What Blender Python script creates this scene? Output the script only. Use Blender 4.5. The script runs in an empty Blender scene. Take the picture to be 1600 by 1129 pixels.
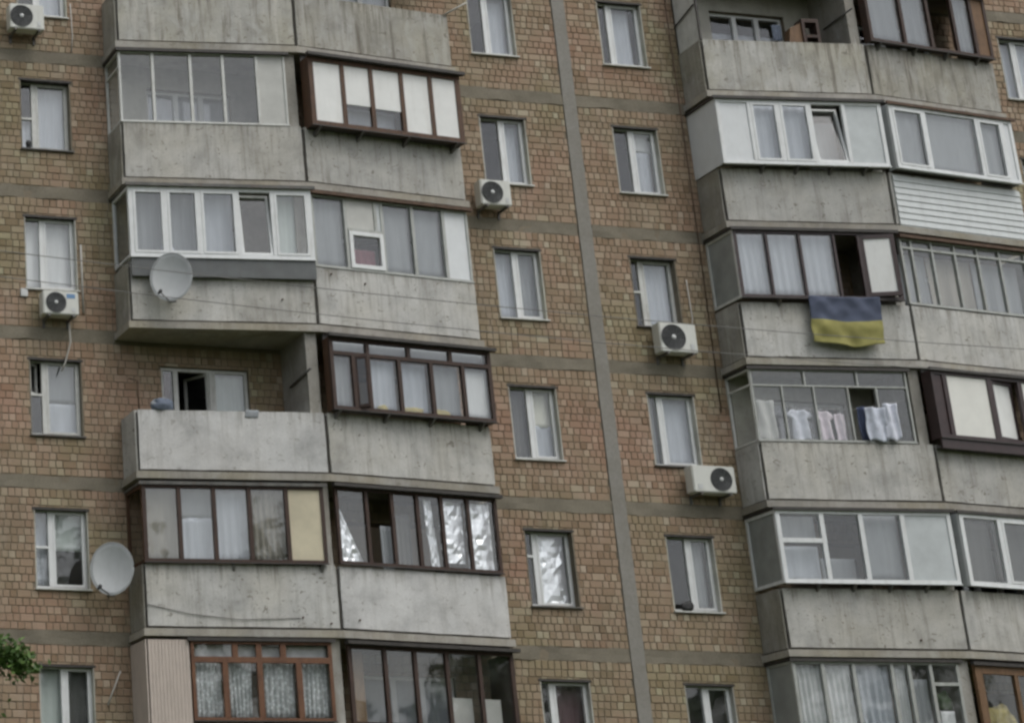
import bpy, bmesh, math, random
from mathutils import Vector, Matrix, noise
R = math.radians
rng = random.Random(7)
SC = bpy.context.scene
COL = SC.collection

# ------------------------------------------------------------------ camera, sky, sun, exposure
camd = bpy.data.cameras.new('camera')
cam = bpy.data.objects.new('camera', camd)
COL.objects.link(cam)
cam.location = (0, -36.742, 2.5)
cam.rotation_euler = (R(90) + 0.3327, 0, -0.1903)
camd.sensor_fit = 'HORIZONTAL'
camd.sensor_width = 36
camd.lens = 3379.6 / 1600 * 36          # the photograph is a crop of a wider picture: lens shift
camd.shift_x = (800 + 286.19) / 1600
camd.shift_y = -(564.5 - 409.57) / 1600
camd.clip_end = 1500
SC.camera = cam

SUN_EL, SUN_AZ = 58, 150                # overcast: a weak, very wide sun
w = bpy.data.worlds.new('World')
SC.world = w
w.use_nodes = True
nt = w.node_tree
nt.nodes.clear()
sky = nt.nodes.new('ShaderNodeTexSky')
sky.sky_type = 'NISHITA'
sky.sun_disc = False
sky.sun_elevation = R(SUN_EL)
sky.sun_rotation = R(SUN_AZ)
sky.air_density = 1.0
sky.dust_density = 4.0
hs = nt.nodes.new('ShaderNodeHueSaturation')
hs.inputs['Saturation'].default_value = 0.28
bg = nt.nodes.new('ShaderNodeBackground')
bg.inputs['Strength'].default_value = 0.14
wo = nt.nodes.new('ShaderNodeOutputWorld')
nt.links.new(sky.outputs[0], hs.inputs['Color'])
tc = nt.nodes.new('ShaderNodeTexCoord')          # even overcast cloud structure over the whole sky
cn = nt.nodes.new('ShaderNodeTexNoise')
cn.inputs['Scale'].default_value = 3.2
cn.inputs['Detail'].default_value = 6
cn.inputs['Roughness'].default_value = 0.6
cr = nt.nodes.new('ShaderNodeValToRGB')
cr.color_ramp.elements[0].position, cr.color_ramp.elements[0].color = 0.34, (0.62, 0.64, 0.68, 1)
cr.color_ramp.elements[1].position, cr.color_ramp.elements[1].color = 0.66, (1.3, 1.3, 1.28, 1)
cm = nt.nodes.new('ShaderNodeMix')
cm.data_type, cm.blend_type = 'RGBA', 'MULTIPLY'
cm.inputs[0].default_value = 1.0
nt.links.new(tc.outputs['Generated'], cn.inputs['Vector'])
nt.links.new(cn.outputs[0], cr.inputs[0])
nt.links.new(hs.outputs[0], cm.inputs[6])
nt.links.new(cr.outputs[0], cm.inputs[7])
nt.links.new(cm.outputs[2], bg.inputs['Color'])
nt.links.new(bg.outputs[0], wo.inputs['Surface'])

sund = bpy.data.lights.new('sun', 'SUN')
sund.energy = 0.6
sund.angle = R(40)
sund.color = (1.0, 0.97, 0.92)
sun = bpy.data.objects.new('sun', sund)
COL.objects.link(sun)
sdir = Vector((math.sin(R(SUN_AZ)) * math.cos(R(SUN_EL)), math.cos(R(SUN_AZ)) * math.cos(R(SUN_EL)), math.sin(R(SUN_EL))))
sun.rotation_euler = (-sdir).to_track_quat('-Z', 'Y').to_euler()
sun.location = (0, -30, 60)

SC.view_settings.view_transform = 'Standard'
SC.view_settings.look = 'None'
SC.view_settings.gamma = 1
SC.view_settings.exposure = 0.25
SC.cycles.use_denoising = True
SC.cycles.max_bounces = 5
SC.cycles.diffuse_bounces = 3
SC.cycles.glossy_bounces = 2
SC.cycles.use_adaptive_sampling = True
SC.cycles.adaptive_threshold = 0.03
SC.cycles.caustics_reflective = False
SC.cycles.caustics_refractive = False
SC.cycles.transparent_max_bounces = 10
SC.cycles.filter_width = 2.7

# ------------------------------------------------------------------ materials
MATS = {}


def nodes(name):
    m = bpy.data.materials.new(name)
    m.use_nodes = True
    t = m.node_tree
    b = t.nodes['Principled BSDF']
    MATS[name] = m
    return m, t, b


def N(t, kind, **kw):
    n = t.nodes.new(kind)
    for k, v in kw.items():
        setattr(n, k, v)
    return n


def ramp(t, stops, interp='LINEAR'):
    r = N(t, 'ShaderNodeValToRGB')
    r.color_ramp.interpolation = interp
    e = r.color_ramp.elements
    while len(e) < len(stops):
        e.new(0.5)
    for el, (p, c) in zip(e, stops):
        el.position = p
        el.color = (c[0], c[1], c[2], 1) if not isinstance(c, (int, float)) else (c, c, c, 1)
    return r


def mixc(t, fac, a, b, mode='MIX'):
    m = N(t, 'ShaderNodeMix', data_type='RGBA', blend_type=mode)
    for i, v in ((0, fac), (6, a), (7, b)):
        sock = m.inputs[i]
        if isinstance(v, bpy.types.NodeSocket):
            t.links.new(v, sock)
        elif isinstance(v, (int, float)):
            sock.default_value = v if i == 0 else (v, v, v, 1)
        else:
            sock.default_value = (*v, 1)
    return m.outputs[2]


def coords(t, scale=(1, 1, 1), world=True):
    if world:
        src = N(t, 'ShaderNodeNewGeometry').outputs['Position']
    else:
        src = N(t, 'ShaderNodeTexCoord').outputs['Object']
    mp = N(t, 'ShaderNodeMapping')
    mp.inputs['Scale'].default_value = scale
    t.links.new(src, mp.inputs[0])
    return mp.outputs[0]


def nz(t, vec, scale, detail=4, rough=0.55, dist=0.0):
    n = N(t, 'ShaderNodeTexNoise')
    n.inputs['Scale'].default_value = scale
    n.inputs['Detail'].default_value = detail
    n.inputs['Roughness'].default_value = rough
    n.inputs['Distortion'].default_value = dist
    t.links.new(vec, n.inputs['Vector'])
    return n.outputs[0]


def bump(t, b, h, strength=0.3, dist=0.01):
    bp = N(t, 'ShaderNodeBump')
    bp.inputs['Strength'].default_value = strength
    bp.inputs['Distance'].default_value = dist
    t.links.new(h, bp.inputs['Height'])
    t.links.new(bp.outputs[0], b.inputs['Normal'])


def plain(name, c, rough=0.6, var=0.12, scale=9, metallic=0.0, dirt=0.0, dirtc=(0.10, 0.09, 0.07)):
    m, t, b = nodes(name)
    v = coords(t)
    n = nz(t, v, scale)
    lo = tuple(x * (1 - var) for x in c)
    hi = tuple(min(1, x * (1 + var)) for x in c)
    r = ramp(t, [(0.3, lo), (0.7, hi)])
    t.links.new(n, r.inputs[0])
    out = r.outputs[0]
    if dirt:
        n2 = nz(t, coords(t, (6, 6, 1.2)), 1.6, 5, 0.7)
        r2 = ramp(t, [(0.5, 0.0), (0.72, 1.0)])
        t.links.new(n2, r2.inputs[0])
        mu = N(t, 'ShaderNodeMath', operation='MULTIPLY')
        t.links.new(r2.outputs[0], mu.inputs[0])
        mu.inputs[1].default_value = dirt
        out = mixc(t, mu.outputs[0], out, dirtc)
    t.links.new(out, b.inputs['Base Color'])
    b.inputs['Roughness'].default_value = rough
    b.inputs['Metallic'].default_value = metallic
    return m


def make_brick():
    m, t, b = nodes('brick')
    at = N(t, 'ShaderNodeAttribute', attribute_name='tone')
    r = ramp(t, [(0.0, (0.212, 0.155, 0.096)), (0.14, (0.256, 0.186, 0.120)), (0.30, (0.280, 0.210, 0.140)), (0.55, (0.304, 0.233, 0.160)),
                 (0.80, (0.338, 0.267, 0.190)), (0.93, (0.362, 0.303, 0.214)), (1.0, (0.40, 0.346, 0.262))])
    t.links.new(at.outputs['Fac'], r.inputs[0])
    v = coords(t)
    big = nz(t, v, 0.42, 4, 0.62, 0.6)
    rb = ramp(t, [(0.36, (0.88, 0.94, 0.82)), (0.48, (0.98, 0.98, 0.95)), (0.56, (1.04, 0.97, 0.96)), (0.68, (1.10, 0.92, 0.93))])
    t.links.new(big, rb.inputs[0])
    c = mixc(t, 1.0, r.outputs[0], rb.outputs[0], 'MULTIPLY')
    soil = nz(t, coords(t, (1, 1, 0.55)), 0.9, 7, 0.72, 0.3)
    rs = ramp(t, [(0.50, 0.0), (0.74, 0.50)])
    t.links.new(soil, rs.inputs[0])
    c = mixc(t, rs.outputs[0], c, (0.165, 0.135, 0.095))
    wash = nz(t, coords(t, (1.6, 1.6, 0.5)), 1.3, 6, 0.7, 0.3)
    rw = ramp(t, [(0.55, 0.0), (0.75, 0.42)])
    t.links.new(wash, rw.inputs[0])
    c = mixc(t, rw.outputs[0], c, (0.40, 0.355, 0.295))
    fine = nz(t, v, 38, 4, 0.7)
    rf = ramp(t, [(0.25, 0.82), (0.75, 1.16)])
    t.links.new(fine, rf.inputs[0])
    c = mixc(t, 1.0, c, rf.outputs[0], 'MULTIPLY')
    t.links.new(c, b.inputs['Base Color'])
    b.inputs['Roughness'].default_value = 0.9
    bump(t, b, fine, 0.3, 0.006)


def make_rough(name, c0, c1, patch, scale=1.5, fine=30, patchc=(0.12, 0.105, 0.08)):
    m, t, b = nodes(name)
    v = coords(t)
    n = nz(t, v, fine, 5, 0.7)
    r = ramp(t, [(0.3, c0), (0.7, c1)])
    t.links.new(n, r.inputs[0])
    n2 = nz(t, v, scale, 6, 0.65, 0.6)
    r2 = ramp(t, [(0.42, 0.0), (0.68, patch)])
    t.links.new(n2, r2.inputs[0])
    c = mixc(t, r2.outputs[0], r.outputs[0], patchc)
    t.links.new(c, b.inputs['Base Color'])
    b.inputs['Roughness'].default_value = 0.92
    bump(t, b, n, 0.6, 0.008)


def make_concrete(name, base, stain, streak, tint):
    """weathered render: cloudy base, vertical run-off streaks, blotches, small chips"""
    m, t, b = nodes(name)
    oi = N(t, 'ShaderNodeObjectInfo')
    geo = N(t, 'ShaderNodeNewGeometry')
    add = N(t, 'ShaderNodeVectorMath', operation='MULTIPLY_ADD')
    t.links.new(oi.outputs['Random'], add.inputs[0])
    add.inputs[1].default_value = (37, 19, 53)
    t.links.new(geo.outputs['Position'], add.inputs[2])

    def vec(s):
        mp = N(t, 'ShaderNodeMapping')
        mp.inputs['Scale'].default_value = s
        t.links.new(add.outputs[0], mp.inputs[0])
        return mp.outputs[0]
    cloud = nz(t, vec((1, 1, 1)), 1.7, 7, 0.62, 0.3)
    r = ramp(t, [(0.30, tuple(x * 0.72 for x in base)), (0.5, base), (0.70, tuple(min(1, x * 1.16) for x in base))])
    t.links.new(cloud, r.inputs[0])
    hue = nz(t, vec((1, 1, 1)), 0.9, 3, 0.5)
    rh = ramp(t, [(0.42, (1, 1, 1)), (0.64, tint)])
    t.links.new(hue, rh.inputs[0])
    c = mixc(t, 1.0, r.outputs[0], rh.outputs[0], 'MULTIPLY')
    st = nz(t, vec((5.5, 5.5, 0.42)), 1.5, 6, 0.68, 0.15)
    rs = ramp(t, [(0.50, 0.0), (0.68, streak)])
    t.links.new(st, rs.inputs[0])
    c = mixc(t, rs.outputs[0], c, (0.185, 0.168, 0.138))
    sl = nz(t, vec((7, 7, 0.35)), 1.1, 4, 0.6, 0.1)
    rl = ramp(t, [(0.56, 0.0), (0.74, streak * 0.5)])
    t.links.new(sl, rl.inputs[0])
    c = mixc(t, rl.outputs[0], c, (0.60, 0.58, 0.53))
    bl = nz(t, vec((1, 1, 1)), 5.5, 7, 0.72, 0.5)
    rbl = ramp(t, [(0.60, 0.0), (0.74, stain)])
    t.links.new(bl, rbl.inputs[0])
    c = mixc(t, rbl.outputs[0], c, (0.15, 0.135, 0.10))
    # drips that start at the top edge and run down to different lengths
    tco = N(t, 'ShaderNodeTexCoord')
    sep = N(t, 'ShaderNodeSeparateXYZ')
    t.links.new(tco.outputs['Object'], sep.inputs[0])
    comb = N(t, 'ShaderNodeCombineXYZ')
    t.links.new(sep.outputs[0], comb.inputs[0])
    ro = N(t, 'ShaderNodeMath', operation='MULTIPLY')
    t.links.new(oi.outputs['Random'], ro.inputs[0])
    ro.inputs[1].default_value = 91.0
    t.links.new(ro.outputs[0], comb.inputs[1])
    dl = nz(t, comb.outputs[0], 7.5, 5, 0.75)
    ln = N(t, 'ShaderNodeMapRange')
    ln.inputs[1].default_value, ln.inputs[2].default_value = 0.46, 0.80
    ln.inputs[3].default_value, ln.inputs[4].default_value = 1.16, 0.25
    t.links.new(dl, ln.inputs[0])
    df = N(t, 'ShaderNodeMath', operation='SUBTRACT')
    t.links.new(sep.outputs[2], df.inputs[0])
    t.links.new(ln.outputs[0], df.inputs[1])
    rd = ramp(t, [(0.0, 0.0), (0.28, min(0.75, 0.25 + streak * 0.6))])
    t.links.new(df.outputs[0], rd.inputs[0])
    c = mixc(t, rd.outputs[0], c, (0.165, 0.148, 0.118))
    # chipped and patched spots with hard edges
    ch = nz(t, vec((1, 1, 1.4)), 8.5, 3, 0.5, 1.2)
    rc = ramp(t, [(0.655, 0.0), (0.67, min(0.9, stain * 1.3))])
    t.links.new(ch, rc.inputs[0])
    c = mixc(t, rc.outputs[0], c, (0.20, 0.185, 0.155))
    pt = nz(t, vec((1.5, 1.5, 0.8)), 1.9, 6, 0.65, 0.5)
    rp = ramp(t, [(0.52, 0.0), (0.70, stain * 0.55)])
    t.links.new(pt, rp.inputs[0])
    c = mixc(t, rp.outputs[0], c, (0.56, 0.56, 0.54))
    fine = nz(t, vec((1, 1, 1)), 46, 4, 0.7)
    rf = ramp(t, [(0.3, 0.87), (0.7, 1.08)])
    t.links.new(fine, rf.inputs[0])
    c = mixc(t, 1.0, c, rf.outputs[0], 'MULTIPLY')
    rnd = ramp(t, [(0.0, (0.86, 0.855, 0.84)), (0.5, (1.0, 0.985, 0.96)), (1.0, (1.07, 1.07, 1.07))])
    t.links.new(oi.outputs['Random'], rnd.inputs[0])
    c = mixc(t, 1.0, c, rnd.outputs[0], 'MULTIPLY')
    t.links.new(c, b.inputs['Base Color'])
    b.inputs['Roughness'].default_value = 0.9
    mixh = mixc(t, 0.4, bl, fine)
    bump(t, b, mixh, 0.55, 0.012)


def make_glass():
    m, t, b = nodes('glass')
    t.nodes.remove(b)
    out = t.nodes['Material Output']
    tr = N(t, 'ShaderNodeBsdfTransparent')
    tr.inputs[0].default_value = (0.985, 0.99, 0.99, 1)
    gl = N(t, 'ShaderNodeBsdfGlossy')
    gl.inputs['Color'].default_value = (1, 1, 1, 1)
    gl.inputs['Roughness'].default_value = 0.03
    geo = N(t, 'ShaderNodeNewGeometry')              # Schlick reflectance, the same from both sides of the sheet
    dt = N(t, 'ShaderNodeVectorMath', operation='DOT_PRODUCT')
    t.links.new(geo.outputs['Normal'], dt.inputs[0])
    t.links.new(geo.outputs['Incoming'], dt.inputs[1])

    def mth(op, a_, b_=None):
        n_ = N(t, 'ShaderNodeMath', operation=op)
        for i_, q_ in enumerate((a_, b_)):
            if q_ is None:
                continue
            if isinstance(q_, (int, float)):
                n_.inputs[i_].default_value = q_
            else:
                t.links.new(q_, n_.inputs[i_])
        return n_.outputs[0]
    inv = mth('SUBTRACT', 1.0, mth('ABSOLUTE', dt.outputs['Value']))
    refl = mth('ADD', mth('MULTIPLY', mth('POWER', inv, 5.0), 0.94), 0.055)
    mx = N(t, 'ShaderNodeMixShader')
    t.links.new(refl, mx.inputs[0])
    t.links.new(tr.outputs[0], mx.inputs[1])
    # a film of dust on the outside
    df = N(t, 'ShaderNodeBsdfDiffuse')
    df.inputs[0].default_value = (0.42, 0.42, 0.39, 1)
    n2 = nz(t, coords(t, (2, 2, 0.8)), 2.2, 5, 0.65)
    rd = ramp(t, [(0.3, 0.0), (0.75, 0.035)])
    t.links.new(n2, rd.inputs[0])
    mx2 = N(t, 'ShaderNodeMixShader')
    t.links.new(rd.outputs[0], mx2.inputs[0])
    t.links.new(gl.outputs[0], mx.inputs[2])
    t.links.new(mx.outputs[0], mx2.inputs[1])
    t.links.new(df.outputs[0], mx2.inputs[2])
    nn = nz(t, coords(t), 2.6, 2, 0.5)
    bp = N(t, 'ShaderNodeBump')
    bp.inputs['Strength'].default_value = 0.12
    bp.inputs['Distance'].default_value = 0.01
    t.links.new(nn, bp.inputs['Height'])
    t.links.new(bp.outputs[0], gl.inputs['Normal'])
    t.links.new(mx2.outputs[0], out.inputs['Surface'])


def cloth(name, c, trans=0.15, var=0.07):
    m, t, b = nodes(name)
    v = coords(t, (9, 9, 0.5))
    n = nz(t, v, 2.0, 4, 0.6)
    r = ramp(t, [(0.3, tuple(x * (1 - var) for x in c)), (0.7, tuple(min(1, x * (1 + var)) for x in c))])
    t.links.new(n, r.inputs[0])
    t.links.new(r.outputs[0], b.inputs['Base Color'])
    b.inputs['Roughness'].default_value = 0.95
    if trans:
        tl = N(t, 'ShaderNodeBsdfTranslucent')
        t.links.new(r.outputs[0], tl.inputs[0])
        mx = N(t, 'ShaderNodeMixShader')
        mx.inputs[0].default_value = trans
        o = t.nodes['Material Output']
        t.links.new(b.outputs[0], mx.inputs[1])
        t.links.new(tl.outputs[0], mx.inputs[2])
        t.links.new(mx.outputs[0], o.inputs['Surface'])


def make_wood(name, c0, c1, rough=0.65):
    m, t, b = nodes(name)
    n = nz(t, coords(t, (14, 14, 1.6)), 2.0, 5, 0.65, 0.4)
    r = ramp(t, [(0.3, c0), (0.7, c1)])
    t.links.new(n, r.inputs[0])
    n2 = nz(t, coords(t), 3.0, 5, 0.7)
    r2 = ramp(t, [(0.5, 0.0), (0.75, 0.55)])
    t.links.new(n2, r2.inputs[0])
    c = mixc(t, r2.outputs[0], r.outputs[0], tuple(x * 0.45 for x in c0))
    t.links.new(c, b.inputs['Base Color'])
    b.inputs['Roughness'].default_value = rough
    bump(t, b, n, 0.3, 0.004)


make_brick()
make_rough('mortar', (0.175, 0.145, 0.102), (0.242, 0.202, 0.145), 0.4)
make_rough('band', (0.165, 0.146, 0.108), (0.235, 0.208, 0.158), 0.5, 1.6)
make_rough('seam', (0.21, 0.20, 0.175), (0.27, 0.258, 0.232), 0.35, 1.1, 18, (0.17, 0.15, 0.115))
make_concrete('concrete', (0.465, 0.462, 0.442), 0.66, 0.48, (0.985, 0.965, 0.92))
make_concrete('concrete_old', (0.385, 0.378, 0.348), 0.90, 1.0, (0.98, 0.955, 0.87))
make_concrete('concrete_painted', (0.52, 0.52, 0.512), 0.36, 0.22, (0.985, 0.975, 0.965))
make_concrete('slab', (0.335, 0.318, 0.285), 0.5, 0.3, (0.97, 0.94, 0.84))
make_concrete('plaster', (0.52, 0.52, 0.48), 0.2, 0.2, (0.97, 0.97, 0.9))
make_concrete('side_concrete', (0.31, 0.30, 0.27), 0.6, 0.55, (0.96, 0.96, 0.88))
make_glass()
plain('joint', (0.055, 0.05, 0.042), 0.95, 0.3)
plain('pvc', (0.70, 0.715, 0.71), 0.45, 0.05, 6, dirt=0.35, dirtc=(0.42, 0.41, 0.37))
plain('pvc_panel', (0.66, 0.68, 0.685), 0.5, 0.04, 4, dirt=0.22, dirtc=(0.46, 0.45, 0.42))
plain('grey_paint', (0.40, 0.41, 0.385), 0.6, 0.10, 8, dirt=0.5, dirtc=(0.2, 0.19, 0.15))
plain('white_paint', (0.58, 0.585, 0.555), 0.6, 0.08, 8, dirt=0.45, dirtc=(0.25, 0.23, 0.19))
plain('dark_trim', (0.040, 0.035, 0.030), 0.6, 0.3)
plain('sheet_metal', (0.10, 0.098, 0.088), 0.5, 0.35, 5, dirt=0.6, dirtc=(0.10, 0.055, 0.03))
plain('apron_grey', (0.115, 0.122, 0.122), 0.65, 0.15, 4, dirt=0.2)
plain('cover_strip', (0.165, 0.16, 0.15), 0.6, 0.2, 6)
plain('purple_brown', (0.040, 0.023, 0.022), 0.45, 0.2, 5)
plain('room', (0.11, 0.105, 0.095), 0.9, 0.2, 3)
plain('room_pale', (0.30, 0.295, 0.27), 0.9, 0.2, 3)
make_wood('brown_wood', (0.050, 0.024, 0.012), (0.115, 0.056, 0.026))
make_wood('dark_wood', (0.030, 0.016, 0.011), (0.062, 0.031, 0.019))
make_wood('red_wood', (0.105, 0.044, 0.022), (0.185, 0.085, 0.040))
make_wood('tan_wood', (0.17, 0.105, 0.052), (0.30, 0.19, 0.095))
make_wood('orange_wood', (0.115, 0.062, 0.028), (0.205, 0.115, 0.055))
plain('pink_siding', (0.50, 0.43, 0.375), 0.55, 0.05, 4, dirt=0.2)
plain('white_siding', (0.58, 0.605, 0.60), 0.5, 0.05, 4, dirt=0.25, dirtc=(0.36, 0.36, 0.34))
plain('cream_board', (0.56, 0.505, 0.37), 0.8, 0.10, 3)
plain('pale_board', (0.50, 0.50, 0.47), 0.8, 0.10, 3)
plain('white_board', (0.72, 0.725, 0.70), 0.55, 0.05, 3, dirt=0.25, dirtc=(0.5, 0.48, 0.43))
plain('cream_white', (0.72, 0.715, 0.66), 0.5, 0.05, 3)
plain('frost', (0.50, 0.53, 0.53), 0.5, 0.10, 3)
plain('side_frost', (0.27, 0.285, 0.275), 0.35, 0.15, 3)
plain('ac_white', (0.60, 0.605, 0.56), 0.5, 0.05, 5, dirt=0.3, dirtc=(0.36, 0.34, 0.28))
plain('ac_dark', (0.035, 0.037, 0.037), 0.6, 0.2)
plain('ac_grey', (0.11, 0.115, 0.115), 0.6, 0.2)
plain('ac_hub', (0.52, 0.53, 0.52), 0.5, 0.1)
plain('sticker_blue', (0.12, 0.24, 0.42), 0.5, 0.1)
plain('dish', (0.40, 0.415, 0.415), 0.45, 0.06, 3, dirt=0.25, dirtc=(0.25, 0.25, 0.23))
plain('steel', (0.12, 0.115, 0.11), 0.5, 0.25, 7, dirt=0.5, dirtc=(0.12, 0.06, 0.03))
plain('rust', (0.095, 0.058, 0.038), 0.8, 0.35, 9)
plain('hose', (0.46, 0.44, 0.40), 0.6, 0.1)
plain('black', (0.018, 0.018, 0.018), 0.6, 0.2)
plain('flag_blue', (0.072, 0.086, 0.130), 0.9, 0.18, 3)
plain('flag_yellow', (0.275, 0.255, 0.085), 0.9, 0.22, 3)
plain('cloth_blue', (0.13, 0.155, 0.20), 0.9, 0.2)
plain('cloth_pale', (0.64, 0.66, 0.73), 0.9, 0.1)
plain('cloth_pink', (0.70, 0.62, 0.67), 0.9, 0.1)
plain('cloth_mid', (0.52, 0.55, 0.62), 0.9, 0.2)
plain('cloth_red', (0.17, 0.06, 0.075), 0.9, 0.2)
plain('cloth_navy', (0.06, 0.075, 0.13), 0.9, 0.2)
plain('stuff_yellow', (0.42, 0.35, 0.13), 0.8, 0.2)
plain('stuff_green', (0.07, 0.11, 0.05), 0.8, 0.3)
plain('bark', (0.10, 0.075, 0.05), 0.95, 0.3, 20)
cloth('cur_white', (0.76, 0.775, 0.775), 0.1, 0.06)
cloth('cur_blue', (0.52, 0.555, 0.605), 0.12)
cloth('cur_grey', (0.33, 0.35, 0.365), 0.15)
cloth('cur_green', (0.62, 0.68, 0.65), 0.12)
cloth('cur_cream', (0.82, 0.81, 0.70), 0.05, 0.04)
cloth('cur_beige', (0.36, 0.335, 0.285))
cloth('cur_slate', (0.20, 0.22, 0.235))
cloth('cur_dark', (0.115, 0.118, 0.115))
cloth('cur_purple', (0.135, 0.085, 0.095))
cloth('cur_lace', (0.80, 0.84, 0.85), 0.1, 0.2)
_t = MATS['cur_lace'].node_tree                      # woven check of the lace
_b = _t.nodes['Principled BSDF']
_src = _b.inputs['Base Color'].links[0].from_socket
_ck = N(_t, 'ShaderNodeTexVoronoi')
_ck.inputs['Scale'].default_value = 17
_t.links.new(coords(_t, (1, 0.2, 0.8)), _ck.inputs['Vector'])
_rk = ramp(_t, [(0.15, 1.08), (0.55, 0.62)])
_t.links.new(_ck.outputs[0], _rk.inputs[0])
_t.links.new(mixc(_t, 1.0, _src, _rk.outputs[0], 'MULTIPLY'), _b.inputs['Base Color'])


def make_foil():
    m, t, b = nodes('foil')
    b.inputs['Base Color'].default_value = (0.92, 0.93, 0.94, 1)
    b.inputs['Metallic'].default_value = 1.0
    b.inputs['Roughness'].default_value = 0.36


make_foil()


def make_leaf():
    m, t, b = nodes('leaf')
    at = N(t, 'ShaderNodeAttribute', attribute_name='tone')
    r = ramp(t, [(0, (0.040, 0.082, 0.016)), (0.5, (0.075, 0.145, 0.028)), (1, (0.12, 0.20, 0.045))])
    t.links.new(at.outputs['Fac'], r.inputs[0])
    t.links.new(r.outputs[0], b.inputs['Base Color'])
    b.inputs['Roughness'].default_value = 0.6


make_leaf()
make_rough('grass', (0.035, 0.055, 0.018), (0.075, 0.105, 0.035), 0.5, 0.3, 12, (0.09, 0.075, 0.045))
make_rough('asphalt', (0.042, 0.042, 0.043), (0.062, 0.061, 0.060), 0.4, 0.5, 25, (0.075, 0.072, 0.068))
make_rough('paving', (0.20, 0.19, 0.17), (0.28, 0.27, 0.245), 0.4, 0.7, 20, (0.15, 0.14, 0.12))


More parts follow.
